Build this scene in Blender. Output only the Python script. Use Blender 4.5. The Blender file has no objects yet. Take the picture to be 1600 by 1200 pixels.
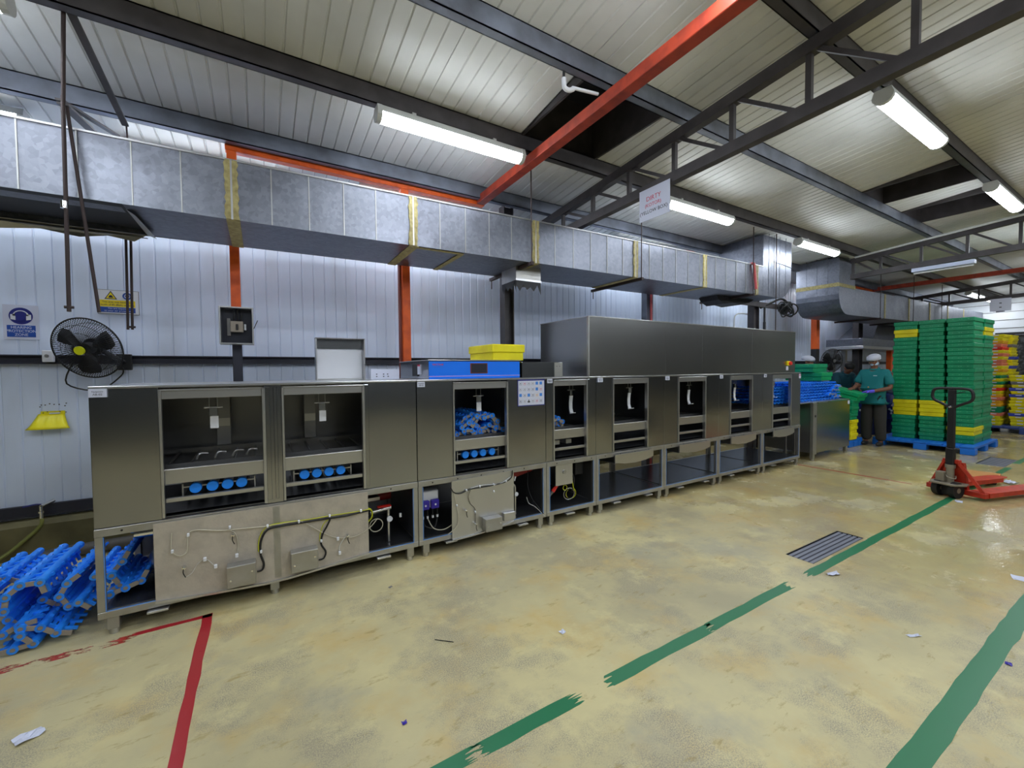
import bpy, math, random
from mathutils import Vector, Matrix
random.seed(7)
S = bpy.context.scene
COL = S.collection
# ------------------------------------------------------------------ camera, world, exposure
FPX = 650.0; YAW = math.atan2(1079, 650); PITCH = .0331; ROLL = .0086; CH = 1.5
F = Vector((math.cos(YAW)*math.cos(PITCH), math.sin(YAW)*math.cos(PITCH), -math.sin(PITCH)))
R0 = Vector((math.sin(YAW), -math.cos(YAW), 0)); U0 = R0.cross(F)
RR = R0*math.cos(ROLL) - U0*math.sin(ROLL); UU = U0*math.cos(ROLL) + R0*math.sin(ROLL)
cd = bpy.data.cameras.new('camera'); cam = bpy.data.objects.new('camera', cd); COL.objects.link(cam)
cd.sensor_width = 36; cd.lens = FPX*36/1600; cd.clip_start = .05; cd.clip_end = 100
M3 = Matrix((RR, UU, -F)).transposed(); cam.matrix_world = Matrix.Translation((0, 0, CH)) @ M3.to_4x4()
S.camera = cam
W = bpy.data.worlds.new('world'); S.world = W; W.use_nodes = True
W.node_tree.nodes['Background'].inputs[0].default_value = (.55, .62, .75, 1)
W.node_tree.nodes['Background'].inputs[1].default_value = .25
S.view_settings.view_transform = 'Standard'; S.view_settings.look = 'None'
S.view_settings.gamma = 1; S.view_settings.use_curve_mapping = False
S.view_settings.exposure = 0.62
LAMP = 26.0            # tube diffuser emission

def ray(px, py): return F*FPX + RR*(px-800) + UU*(600-py)
def onY(px, py, v): d = ray(px, py); return Vector((0, 0, CH)) + d*(v/d.y)
def onZ(px, py, v): d = ray(px, py); return Vector((0, 0, CH)) + d*((v-CH)/d.z)
def onX(px, py, v): d = ray(px, py); return Vector((0, 0, CH)) + d*(v/d.x)

# ------------------------------------------------------------------ materials
def lin(c): return tuple(((v/12.92) if v <= .04045 else ((v+.055)/1.055)**2.4) for v in c)
def rgb(r, g, b): return lin((r/255, g/255, b/255)) + (1,)
MATS = {}
def mat(name, col, rough=.5, metal=0., noise=None, bump=None, spec=.5, emis=None, col2=None, rn=None, trans=0, coat=0, alpha=None):
    """noise=(scale, low, high, stretch) mixes col->col2; bump=(scale, strength, stretch); rn=(scale, lo, hi)"""
    if name in MATS: return MATS[name]
    m = bpy.data.materials.new(name); m.use_nodes = True; MATS[name] = m
    nt = m.node_tree; N = nt.nodes; L = nt.links; P = N['Principled BSDF']
    P.inputs['Base Color'].default_value = col; P.inputs['Roughness'].default_value = rough
    P.inputs['Metallic'].default_value = metal; P.inputs['Specular IOR Level'].default_value = spec
    if trans: P.inputs['Transmission Weight'].default_value = trans
    if coat: P.inputs['Coat Weight'].default_value = coat; P.inputs['Coat Roughness'].default_value = .08
    if emis: P.inputs['Emission Color'].default_value = emis[0]; P.inputs['Emission Strength'].default_value = emis[1]
    if alpha is not None: P.inputs['Alpha'].default_value = alpha
    geo = N.new('ShaderNodeNewGeometry')
    def nz(scale, stretch, detail=4.):
        mp = N.new('ShaderNodeMapping'); L.new(geo.outputs['Position'], mp.inputs['Vector']); mp.inputs['Scale'].default_value = stretch
        t = N.new('ShaderNodeTexNoise'); t.inputs['Scale'].default_value = scale; t.inputs['Detail'].default_value = detail
        L.new(mp.outputs[0], t.inputs['Vector']); return t
    if noise:
        t = nz(noise[0], noise[3] if len(noise) > 3 else (1, 1, 1))
        r = N.new('ShaderNodeMapRange'); r.inputs[1].default_value = noise[1]; r.inputs[2].default_value = noise[2]; L.new(t.outputs[0], r.inputs[0])
        x = N.new('ShaderNodeMix'); x.data_type = 'RGBA'; x.inputs[6].default_value = col; x.inputs[7].default_value = col2 or col
        L.new(r.outputs[0], x.inputs[0]); L.new(x.outputs[2], P.inputs['Base Color'])
    if rn:
        t = nz(rn[0], rn[3] if len(rn) > 3 else (1, 1, 1))
        r = N.new('ShaderNodeMapRange'); r.inputs[1].default_value = .35; r.inputs[2].default_value = .65
        r.inputs[3].default_value = rn[1]; r.inputs[4].default_value = rn[2]; L.new(t.outputs[0], r.inputs[0]); L.new(r.outputs[0], P.inputs['Roughness'])
    if bump:
        t = nz(bump[0], bump[2] if len(bump) > 2 else (1, 1, 1), 3. if len(bump) < 5 else bump[4])
        b = N.new('ShaderNodeBump'); b.inputs['Strength'].default_value = bump[1]; b.inputs['Distance'].default_value = bump[3] if len(bump) > 3 else .01
        L.new(t.outputs[0], b.inputs['Height']); L.new(b.outputs[0], P.inputs['Normal'])
    return m

steel = mat('brushed_steel', (.33, .338, .37, 1), .2, 1, noise=(2.0, .2, .8, (1, 1, .3)), col2=(.39, .395, .415, 1), bump=(1.1, .5, (1.3, 1, 1.6), .05, 0))
steel_b = mat('satin_steel', (.47, .475, .48, 1), .42, .9, noise=(9, .3, .75), col2=(.40, .385, .35, 1), bump=(30, .1))
steel_l = mat('light_steel', (.56, .56, .57, 1), .32, .95)
steel_d = mat('inner_steel', (.30, .30, .31, 1), .36, .9, bump=(5, .15))
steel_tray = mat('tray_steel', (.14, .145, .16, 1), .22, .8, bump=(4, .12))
hoodm = mat('hood_steel', (.33, .335, .34, 1), .27, 1, noise=(1.2, .2, .8), col2=(.40, .395, .38, 1), bump=(.9, .35, (1, 1, 1.4), .04, 0))
beige = mat('splash_sheet', (.54, .49, .42, 1), .5, .3, noise=(14, .4, .8), col2=(.42, .38, .33, 1), bump=(60, .15))
grate = mat('grate_metal', rgb(128, 130, 142), .4, .3)
galv = None
def galvanised():
    m = bpy.data.materials.new('galvanised_sheet'); m.use_nodes = True; nt = m.node_tree; N = nt.nodes; L = nt.links; P = N['Principled BSDF']
    P.inputs['Metallic'].default_value = .97
    g = N.new('ShaderNodeNewGeometry'); v = N.new('ShaderNodeTexVoronoi'); v.inputs['Scale'].default_value = 38
    L.new(g.outputs['Position'], v.inputs['Vector'])
    t = N.new('ShaderNodeTexNoise'); t.inputs['Scale'].default_value = 2.2; t.inputs['Detail'].default_value = 6; L.new(g.outputs['Position'], t.inputs['Vector'])
    a = N.new('ShaderNodeMix'); a.data_type = 'RGBA'; a.inputs[6].default_value = (.12, .126, .155, 1); a.inputs[7].default_value = (.27, .285, .335, 1)
    ad = N.new('ShaderNodeMath'); ad.operation = 'MULTIPLY_ADD'; ad.inputs[1].default_value = .35
    sx = N.new('ShaderNodeSeparateColor'); L.new(v.outputs['Color'], sx.inputs[0]); L.new(sx.outputs[0], ad.inputs[0]); L.new(t.outputs[0], ad.inputs[2])
    L.new(ad.outputs[0], a.inputs[0]); L.new(a.outputs[2], P.inputs['Base Color'])
    r = N.new('ShaderNodeMapRange'); r.inputs[1].default_value = .3; r.inputs[2].default_value = .75; r.inputs[3].default_value = .34; r.inputs[4].default_value = .52; L.new(t.outputs[0], r.inputs[0]); L.new(r.outputs[0], P.inputs['Roughness'])
    b = N.new('ShaderNodeBump'); b.inputs['Strength'].default_value = .32; b.inputs['Distance'].default_value = .03
    t2 = N.new('ShaderNodeTexNoise'); t2.inputs['Scale'].default_value = 4; t2.inputs['Detail'].default_value = 3; L.new(g.outputs['Position'], t2.inputs['Vector'])
    L.new(t2.outputs[0], b.inputs['Height']); L.new(b.outputs[0], P.inputs['Normal'])
    return m
galv = galvanised()
tape = mat('sealing_mastic', rgb(176, 164, 112), .7, 0, noise=(30, .35, .7), col2=rgb(140, 128, 82), bump=(40, .6))
purlinm = mat('dark_primer_steel', rgb(62, 58, 60), .5, .2, noise=(6, .35, .7), col2=rgb(78, 74, 76))
purlin_l = mat('galvanised_channel', rgb(128, 134, 148), .45, .5, noise=(4, .35, .7), col2=rgb(96, 99, 108))
orange = mat('orange_paint', rgb(232, 96, 22), .5, 0, noise=(8, .45, .8), col2=rgb(190, 66, 16))
redox = mat('red_oxide_paint', rgb(176, 62, 36), .55, 0, noise=(10, .4, .8), col2=rgb(120, 40, 30))
darkred = mat('dark_red_paint', rgb(120, 44, 26), .5, 0)
pink = mat('red_pipe', rgb(216, 96, 100), .4)
roofm = mat('roof_sheet', rgb(226, 227, 226), .42, .0, noise=(1.3, .35, .75), col2=rgb(196, 196, 194), bump=(14, .08))
wallm = mat('wall_sheet', rgb(218, 229, 250), .4, .0, noise=(1.1, .5, .85, (2.2, 1, .7)), col2=rgb(190, 198, 210), bump=(8, .05))
dimwall = mat('dim_grey_wall', rgb(58, 62, 62), .6)
wallend = mat('white_cladding', rgb(225, 228, 232), .5)
black = mat('black_paint', rgb(26, 26, 30), .5)
gird = mat('girt_navy', rgb(44, 45, 58), .5, .1)
kerbm = mat('kerb_concrete', rgb(120, 112, 76), .7, 0, noise=(3, .35, .65), col2=rgb(84, 80, 52), bump=(20, .3))
rubber = mat('black_rubber', rgb(24, 24, 26), .6)
rodm = mat('rusty_rod', rgb(58, 46, 46), .6, .3)
bluep = mat('blue_belt_plastic', rgb(40, 146, 255), .42, 0, noise=(12, .3, .8), col2=rgb(26, 122, 240))
blued = mat('blue_cap_plastic', rgb(20, 138, 250), .45)
greyp = mat('grey_link_plastic', rgb(150, 140, 128), .6)
panelblue = mat('blue_panel_paint', rgb(20, 122, 255), .35)
film = mat('blue_film', rgb(96, 150, 225), .4)
white = mat('white_plastic', rgb(226, 228, 235), .4)
paper = mat('paper_white', rgb(205, 209, 228), .6)
ink = mat('ink_dark', rgb(36, 38, 60), .6)
inkred = mat('ink_red', rgb(200, 60, 90), .6)
inkblue = mat('sign_blue', rgb(22, 72, 160), .4)
inknavy = mat('sign_navy', rgb(38, 44, 130), .4)
skyblue = mat('print_light_blue', rgb(60, 130, 220), .5)
signyel = mat('sign_yellow', rgb(240, 215, 20), .4)
lime = mat('lime_badge', rgb(232, 236, 30), .4)
yellow = mat('yellow_plastic', rgb(238, 226, 22), .4, 0, noise=(6, .35, .8), col2=rgb(218, 200, 14))
green = mat('green_plastic', rgb(16, 146, 98), .38, 0, noise=(9, .4, .8), col2=rgb(12, 124, 82))
greenb = mat('bright_green_plastic', rgb(14, 150, 90), .38)
scuff = mat('scuffed_green', rgb(110, 190, 150), .6)
salmon = mat('salmon_plastic', rgb(226, 124, 96), .45)
redp = mat('red_plastic', rgb(226, 44, 34), .45)
bluecr = mat('blue_crate_plastic', rgb(62, 76, 190), .45)
greycr = mat('grey_crate_plastic', rgb(120, 118, 116), .5)
amber = mat('amber_plastic', rgb(232, 170, 30), .45)
palletb = mat('blue_pallet_plastic', rgb(20, 112, 214), .45)
palletn = mat('navy_pallet_plastic', rgb(52, 74, 140), .5)
drumb = mat('blue_drum_plastic', rgb(24, 42, 110), .3)
bagm = mat('clear_bag', rgb(150, 154, 170), .3)
jackred = mat('jack_red_paint', rgb(196, 52, 32), .4, 0, noise=(12, .4, .8), col2=rgb(150, 44, 30))
jackgrey = mat('jack_grey_metal', rgb(150, 142, 126), .5, .4)
skin = mat('brown_skin', rgb(118, 78, 58), .5)
teal = mat('teal_polo_fabric', rgb(4, 110, 112), .8)
navyt = mat('dark_polo_fabric', rgb(6, 66, 80), .8)
trouser = mat('dark_trouser_fabric', rgb(46, 44, 42), .85)
purple = mat('purple_glove', rgb(96, 84, 230), .4)
netm = mat('hairnet_white', rgb(190, 192, 205), .7)
maskm = mat('mask_blue', rgb(190, 214, 240), .7)
hairm = mat('black_hair', rgb(20, 18, 18), .6)
conduit = mat('pvc_conduit', rgb(210, 212, 212), .4)
chrome = mat('chrome', (.8, .8, .8, 1), .15, 1)
cablec = mat('clear_tube', rgb(196, 190, 172), .4)
cabley = mat('yellow_green_cable', rgb(196, 200, 30), .5)
hosem = mat('green_hose', rgb(128, 132, 66), .5)
pipeg = mat('grey_pipe', rgb(84, 80, 76), .5)
redi = mat('red_tank_paint', rgb(160, 26, 26), .4)
pumpblue = mat('pump_indigo', rgb(46, 28, 150), .3)
card = mat('brown_board', rgb(196, 138, 76), .6)
tube = mat('lamp_diffuser', (1, 1, 1, 1), .4, emis=((.86, .93, 1, 1), LAMP))
tube_b = mat('batten_diffuser', (1, 1, 1, 1), .4, emis=((.86, .93, 1, 1), LAMP*.55))
tube_off = mat('unlit_batten', rgb(190, 200, 226), .4)
lampbody = mat('lamp_housing', rgb(196, 198, 196), .5)
voidm = mat('skylight_shaft_paint', rgb(22, 22, 34), .8)
doord = mat('dark_strip_curtain', rgb(36, 38, 38), .4, noise=(10, .45, .6), col2=rgb(90, 94, 96))
meshd = mat('screen_glass', rgb(50, 52, 62), .25)

def floor_mat():
    m = bpy.data.materials.new('epoxy_floor'); m.use_nodes = True; nt = m.node_tree; N = nt.nodes; L = nt.links; P = N['Principled BSDF']
    g = N.new('ShaderNodeNewGeometry')
    def nz(s, d=5, rough=.6, mp=None):
        t = N.new('ShaderNodeTexNoise'); t.inputs['Scale'].default_value = s; t.inputs['Detail'].default_value = d; t.inputs['Roughness'].default_value = rough
        if mp: q = N.new('ShaderNodeMapping'); q.inputs['Scale'].default_value = mp; L.new(g.outputs['Position'], q.inputs[0]); L.new(q.outputs[0], t.inputs['Vector'])
        else: L.new(g.outputs['Position'], t.inputs['Vector'])
        return t
    def mr(src, a, b, c=0., d=1.):
        r = N.new('ShaderNodeMapRange'); r.inputs[1].default_value = a; r.inputs[2].default_value = b; r.inputs[3].default_value = c; r.inputs[4].default_value = d; L.new(src, r.inputs[0]); return r.outputs[0]
    def mix(fac, a, b):
        x = N.new('ShaderNodeMix'); x.data_type = 'RGBA'
        if isinstance(a, tuple): x.inputs[6].default_value = a
        else: L.new(a, x.inputs[6])
        if isinstance(b, tuple): x.inputs[7].default_value = b
        else: L.new(b, x.inputs[7])
        L.new(fac, x.inputs[0]); return x.outputs[2]
    c = mix(mr(nz(.9).outputs[0], .38, .66), rgb(208, 196, 148), rgb(172, 163, 131))
    c = mix(mr(nz(2.3).outputs[0], .5, .72, 0, .75), c, rgb(200, 170, 104))
    c = mix(mr(nz(.7, 7, .65).outputs[0], .56, .64, 0, .55), c, rgb(158, 156, 142))
    gp = mr(nz(1.6, 6, .65).outputs[0], .48, .58)             # worn grey patches
    sp = mr(nz(190, 3).outputs[0], .40, .60)
    mu = N.new('ShaderNodeMath'); mu.operation = 'MULTIPLY'; L.new(gp, mu.inputs[0]); L.new(sp, mu.inputs[1])
    c = mix(mu.outputs[0], c, rgb(150, 142, 124))
    sc = mr(nz(5, 9, .72, (1, 2.6, 1)).outputs[0], .58, .66, 0, .6); c = mix(sc, c, rgb(152, 130, 72))
    lt = mr(nz(3.1, 8, .7).outputs[0], .56, .68, 0, .6); c = mix(lt, c, rgb(216, 206, 156))
    # wet zone further down the hall: lower roughness
    sep = N.new('ShaderNodeSeparateXYZ'); L.new(g.outputs['Position'], sep.inputs[0])
    wx = mr(sep.outputs[0], 3.2, 4.8); wn = mr(nz(1.4, 6, .6).outputs[0], .36, .50)
    wm = N.new('ShaderNodeMath'); wm.operation = 'MULTIPLY'; L.new(wx, wm.inputs[0]); L.new(wn, wm.inputs[1])
    wc = N.new('ShaderNodeMath'); wc.operation = 'MULTIPLY'; L.new(wm.outputs[0], wc.inputs[0]); wc.inputs[1].default_value = .38
    c = mix(wc.outputs[0], c, rgb(170, 142, 74)); L.new(c, P.inputs['Base Color'])
    L.new(mr(wm.outputs[0], 0, 1, .42, .07), P.inputs['Roughness'])
    b = N.new('ShaderNodeBump'); b.inputs['Strength'].default_value = .25; b.inputs['Distance'].default_value = .01
    L.new(nz(12, 5, .6, (.7, 1.5, 1)).outputs[0], b.inputs['Height']); L.new(b.outputs[0], P.inputs['Normal'])
    return m
floorm = floor_mat()
def worn(name, col, lo, hi, scale=16):
    m = bpy.data.materials.new(name); m.use_nodes = True; nt = m.node_tree; N = nt.nodes; L = nt.links; P = N['Principled BSDF']
    g = N.new('ShaderNodeNewGeometry'); q = N.new('ShaderNodeMapping'); q.inputs['Scale'].default_value = (.5, 1.6, 1); L.new(g.outputs['Position'], q.inputs[0])
    t = N.new('ShaderNodeTexNoise'); t.inputs['Scale'].default_value = scale; t.inputs['Detail'].default_value = 7; t.inputs['Roughness'].default_value = .7; L.new(q.outputs[0], t.inputs['Vector'])
    r = N.new('ShaderNodeMapRange'); r.inputs[1].default_value = lo; r.inputs[2].default_value = hi; L.new(t.outputs[0], r.inputs[0]); L.new(r.outputs[0], P.inputs['Alpha'])
    P.inputs['Base Color'].default_value = col; P.inputs['Roughness'].default_value = .35
    return m
greenline = worn('green_line_paint', rgb(36, 116, 76), .30, .34)
redline = worn('red_line_paint', rgb(168, 38, 46), .30, .36)
redfade = worn('faded_red_line_paint', rgb(176, 60, 50), .5, .58)

# ------------------------------------------------------------------ mesh helpers
class MB:
    def __init__(s): s.v = []; s.f = []; s.sm = []; s.mi = []; s.mats = []; s.cur = 0
    def m(s, material):
        if material not in s.mats: s.mats.append(material)
        s.cur = s.mats.index(material); return s
    def add(s, vs, fs, smooth=False):
        o = len(s.v); s.v += [tuple(v) for v in vs]; s.f += [tuple(i+o for i in f) for f in fs]; s.sm += [smooth]*len(fs); s.mi += [s.cur]*len(fs); return s
    def box(s, x0, y0, z0, x1, y1, z1):
        v = [(x0,y0,z0),(x1,y0,z0),(x1,y1,z0),(x0,y1,z0),(x0,y0,z1),(x1,y0,z1),(x1,y1,z1),(x0,y1,z1)]
        return s.add(v, [(0,3,2,1),(4,5,6,7),(0,1,5,4),(1,2,6,5),(2,3,7,6),(3,0,4,7)])
    def cbox(s, x0, y0, z0, x1, y1, z1, b=.004):
        """box with chamfered edges"""
        xs, ys, zs = (x0, x1), (y0, y1), (z0, z1); v = []; idx = {}
        for i in (0, 1):
            for j in (0, 1):
                for k in (0, 1):
                    sx, sy, sz = (1-2*i), (1-2*j), (1-2*k)
                    for a in range(3):
                        p = [xs[i]+sx*b, ys[j]+sy*b, zs[k]+sz*b]
                        p[a] = (xs[i], ys[j], zs[k])[a]; idx[(i,j,k,a)] = len(v); v.append(p)
        f = []
        for a in range(3):
            o1, o2 = [q for q in range(3) if q != a]
            for e in (0, 1):
                q = []
                for (m_, n_) in ((0,0),(1,0),(1,1),(0,1)):
                    c = [0,0,0]; c[a] = e; c[o1] = m_; c[o2] = n_; q.append(idx[(*c, a)])
                f.append(q)
        for a in range(3):       # edges parallel to axis a
            o1, o2 = [q for q in range(3) if q != a]
            for m_ in (0, 1):
                for n_ in (0, 1):
                    c0 = [0,0,0]; c1 = [0,0,0]; c0[a] = 0; c1[a] = 1
                    for c in (c0, c1): c[o1] = m_; c[o2] = n_
                    f.append([idx[(*c0,o1)], idx[(*c1,o1)], idx[(*c1,o2)], idx[(*c0,o2)]])
        for i in (0, 1):
            for j in (0, 1):
                for k in (0, 1): f.append([idx[(i,j,k,a)] for a in range(3)])
        # orient outward
        c = Vector(((x0+x1)/2, (y0+y1)/2, (z0+z1)/2)); out = []
        for q in f:
            P_ = [Vector(v[i]) for i in q]; n = (P_[1]-P_[0]).cross(P_[2]-P_[0]); m_ = sum(P_, Vector())/len(P_)
            out.append(q if n.dot(m_-c) > 0 else q[::-1])
        return s.add(v, out)
    def cyl(s, a, b, r, n=12, r2=None, cap=True, smooth=True):
        a = Vector(a); b = Vector(b); d = (b-a).normalized(); r2 = r if r2 is None else r2
        u = d.orthogonal().normalized(); w = d.cross(u); v = []
        for c, q in ((a, r), (b, r2)):
            for i in range(n): t = 2*math.pi*i/n; v.append(c + u*q*math.cos(t) + w*q*math.sin(t))
        s.add(v, [(i, (i+1) % n, n+(i+1) % n, n+i) for i in range(n)], smooth)
        if cap: s.add(v, [tuple(range(n))[::-1], tuple(range(n, 2*n))])
        return s
    def bar(s, a, b, w, h=None):
        """square bar between two points"""
        a = Vector(a); b = Vector(b); h = h or w; d = (b-a).normalized()
        up = Vector((0, 0, 1)) if abs(d.z) < .95 else Vector((0, 1, 0))
        u = d.cross(up).normalized(); t = u.cross(d); v = []
        for c in (a, b):
            for i, j in ((-1,-1),(1,-1),(1,1),(-1,1)): v.append(c + u*w/2*i + t*h/2*j)
        return s.add(v, [(3,2,1,0),(4,5,6,7),(0,1,5,4),(1,2,6,5),(2,3,7,6),(3,0,4,7)])
    def tube(s, pts, r, n=8, smooth_path=True, sub=5, cap=True):
        P_ = [Vector(p) for p in pts]
        if smooth_path and len(P_) > 2:
            Q = []
            for i in range(len(P_)-1):
                p0 = P_[max(i-1, 0)]; p1 = P_[i]; p2 = P_[i+1]; p3 = P_[min(i+2, len(P_)-1)]
                for k in range(sub):
                    t = k/sub; Q.append(.5*((2*p1)+(p2-p0)*t+(2*p0-5*p1+4*p2-p3)*t*t+(3*p1-p0-3*p2+p3)*t**3))
            Q.append(P_[-1]); P_ = Q
        v = []; u = None
        for i, p in enumerate(P_):
            d = (P_[min(i+1, len(P_)-1)]-P_[max(i-1, 0)]).normalized()
            u = d.orthogonal().normalized() if u is None else (u-d*u.dot(d)).normalized()
            w = d.cross(u)
            for k in range(n): t = 2*math.pi*k/n; v.append(p+u*r*math.cos(t)+w*r*math.sin(t))
        f = [(i*n+k, i*n+(k+1) % n, (i+1)*n+(k+1) % n, (i+1)*n+k) for i in range(len(P_)-1) for k in range(n)]
        s.add(v, f, True)
        if cap: s.add(v[:n]+v[-n:], [tuple(range(n))[::-1], tuple(range(n, 2*n))])
        return s
    def prism(s, poly, axis, a, b):
        """polygon of 2D points extruded along axis from a to b"""
        n = len(poly)
        def P3(p, t): return {'x': (t, p[0], p[1]), 'y': (p[0], t, p[1]), 'z': (p[0], p[1], t)}[axis]
        v = [P3(p, a) for p in poly]+[P3(p, b) for p in poly]
        area = sum(poly[i][0]*poly[(i+1) % n][1]-poly[(i+1) % n][0]*poly[i][1] for i in range(n))
        f = [tuple(range(n))[::-1], tuple(range(n, 2*n))]+[(i, (i+1) % n, n+(i+1) % n, n+i) for i in range(n)]
        flip = (area < 0) != (axis == 'y') if True else False
        if flip: f = [q[::-1] for q in f]
        if b < a: f = [q[::-1] for q in f]
        return s.add(v, f)
    def ring(s, c, ax, R, r, n=24, k=6, arc=1.):
        c = Vector(c); d = Vector(ax).normalized(); u = d.orthogonal().normalized(); w = d.cross(u); v = []
        for i in range(n):
            t = 2*math.pi*i/n*arc; e = u*math.cos(t)+w*math.sin(t)
            for j in range(k): q = 2*math.pi*j/k; v.append(c+e*(R+r*math.cos(q))+d*r*math.sin(q))
        return s.add(v, [(i*k+j, ((i+1) % n)*k+j, ((i+1) % n)*k+(j+1) % k, i*k+(j+1) % k) for i in range(n) for j in range(k)], True)
    def sph(s, c, r, n=12, k=8, sc=(1, 1, 1)):
        c = Vector(c); v = []
        for i in range(k+1):
            a = math.pi*i/k
            for j in range(n): b = 2*math.pi*j/n; v.append(c+Vector((r*sc[0]*math.sin(a)*math.cos(b), r*sc[1]*math.sin(a)*math.sin(b), r*sc[2]*math.cos(a))))
        return s.add(v, [(i*n+j, (i+1)*n+j, (i+1)*n+(j+1) % n, i*n+(j+1) % n) for i in range(k) for j in range(n)], True)
    def mesh(s, name, material=None):
        me = bpy.data.meshes.new(name); me.from_pydata(s.v, [], s.f)
        for q in (s.mats or [material]): me.materials.append(q)
        me.polygons.foreach_set('use_smooth', s.sm)
        if s.mats: me.polygons.foreach_set('material_index', s.mi)
        me.update(); return me
    def build(s, name, material=None, parent=None, loc=None, rot=None):
        o = bpy.data.objects.new(name, s.mesh(name, material)); COL.objects.link(o)
        if parent: o.parent = parent
        if loc: o.location = loc
        if rot: o.rotation_euler = rot
        return o
def tag(o, label=None, cat=None, group=None, kind=None):
    if label: o['label'] = label
    if cat: o['category'] = cat
    if group: o['group'] = group
    if kind: o['kind'] = kind
    return o
def thing(name, label, cat, loc=(0, 0, 0), rot=(0, 0, 0), group=None, kind=None):
    o = bpy.data.objects.new(name, None); COL.objects.link(o); o.location = loc; o.rotation_euler = rot; o.empty_display_size = .1
    return tag(o, label, cat, group, kind)
def child(name, me, parent, loc=(0, 0, 0), rot=(0, 0, 0), sc=(1, 1, 1)):
    o = bpy.data.objects.new(name, me); COL.objects.link(o); o.parent = parent; o.location = loc; o.rotation_euler = rot; o.scale = sc; return o
def copy_tree(o, parent=None):
    c = o.copy(); COL.objects.link(c); c.parent = parent
    for ch in list(o.children): copy_tree(ch, c)
    return c
def text(body, size, material, parent, loc, rot=(math.pi/2, 0, 0), name='lettering', align='CENTER', sx=1., depth=.0006):
    cu = bpy.data.curves.new(name, 'FONT'); cu.body = body; cu.size = size; cu.align_x = align; cu.align_y = 'CENTER'; cu.extrude = depth; cu.resolution_u = 3
    o = bpy.data.objects.new(name, cu); COL.objects.link(o)
    bpy.context.view_layer.update()
    me = bpy.data.meshes.new_from_object(o); bpy.data.objects.remove(o); me.materials.clear(); me.materials.append(material)
    return child(name, me, parent, loc, rot, (sx, 1, 1))
ORD = ['lowest', 'second', 'third', 'fourth', 'fifth', 'sixth', 'seventh', 'eighth', 'ninth', 'tenth', 'eleventh', 'twelfth', 'thirteenth', 'fourteenth', 'fifteenth']
def wp(mb, name, material, parent, label=None, kind=None):
    """world-coordinate mesh as a part (or sub-part) of an unrotated thing"""
    o = mb.build(name, material, parent)
    if parent.parent is None and parent.type == 'EMPTY': o.location = -parent.location
    if label: o['label'] = label
    if kind: o['kind'] = kind
    return o
def wtext(body, size, material, parent, loc, **k):
    o = text(body, size, material, parent, loc, **k)
    if parent.parent is None and parent.type == 'EMPTY': o.location = Vector(loc)-parent.location
    return o

# ================================================================== SETTING
XL, XR, YB, YF = -4.99, 19.0, 5.0, -5.0
def roof(y): return 3.87-.079*y
fl = MB(); fl.m(floorm).box(XL-.1, YF-.1, -.12, XR+.1, YB+.1, 0)
# floor with two drain pits would need holes: the slab top is split around them
floor = MB()
D1 = (3.58, 1.50, 4.50, 1.70); D2 = (9.4, 1.48, 10.3, 1.78)
def slab(mb, x0, y0, x1, y1): mb.box(x0, y0, -.1, x1, y1, 0)
floor.m(floorm)
slab(floor, XL-.1, YF-.1, D1[0], YB+.2); slab(floor, D1[0], YF-.1, D1[2], D1[1]); slab(floor, D1[0], D1[3], D1[2], YB+.2)
slab(floor, D1[2], YF-.1, D2[0], YB+.2); slab(floor, D2[0], YF-.1, D2[2], D2[1]); slab(floor, D2[0], D2[3], D2[2], YB+.2); slab(floor, D2[2], YF-.1, XR+.2, YB+.2)
FL = floor.build('floor'); tag(FL, 'worn yellow epoxy floor with painted lines and wet patches', 'floor', kind='structure')
def ragged(x0, y0, x1, y1, along, j=.012, step=.02, e0=.03, e1=.03):
    """painted strip with slightly uneven edges and torn ends, 0.8 mm thick"""
    L_ = (x1-x0) if along == 'x' else (y1-y0); n = max(2, int((L_)/.12)); lo = []; hi = []
    for i in range(n+1):
        t = i/n*L_
        lo.append((t, random.uniform(-j, j)*.35)); hi.append((t, (y1-y0 if along == 'x' else x1-x0)+random.uniform(-j, j)*.35))
    w = (y1-y0) if along == 'x' else (x1-x0)
    end1 = [(L_+random.uniform(-e1, e1), w*k/14) for k in range(1, 14)]; end0 = [(random.uniform(-e0, e0), w*k/14) for k in range(13, 0, -1)]
    poly = lo+end1+hi[::-1]+end0
    if along == 'x': return [(x0+a, y0+b) for a, b in poly]
    return [(x0+b, y0+a) for a, b in poly]
def line(x0, y0, x1, y1, along, m_, nm, e0=.03, e1=.03, label=None):
    o = MB().prism(ragged(x0, y0, x1, y1, along, e0=e0, e1=e1), 'z', .0002, .0012).build(nm, m_, FL)
    if label: o['label'] = label
for (a, b) in ((.35, .68), (.70, 1.19), (1.40, 2.19), (2.20, 3.10), (3.36, 6.6), (6.6, 9.4), (9.9, 12.5), (13.2, 17)): line(a, 1.405, b, 1.475, 'x', greenline, 'painted_line', .04, .05, 'worn green painted line')
line(.4, .485, 8, .575, 'x', greenline, 'painted_line', .03, .03, 'worn green painted line')
line(9, .485, 17, .575, 'x', greenline, 'painted_line', .03, .03, 'worn green painted line')
line(-.345, .8, -.295, 3.155, 'y', redline, 'painted_line', .02, .0, 'red painted line')
line(-.66, 3.115, -.295, 3.155, 'x', redline, 'painted_line', .02, 0, 'red painted line')
line(-2.6, 3.07, -.66, 3.135, 'x', redfade, 'painted_line', .05, .02, 'faded red painted line')
line(7.075, 1.9, 7.105, 3.2, 'y', redline, 'painted_line', .02, 0, 'thin red painted line')
line(8.5, 2.3, 8.53, 3.2, 'y', redfade, 'painted_line', .02, 0, 'thin red painted line')
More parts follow.
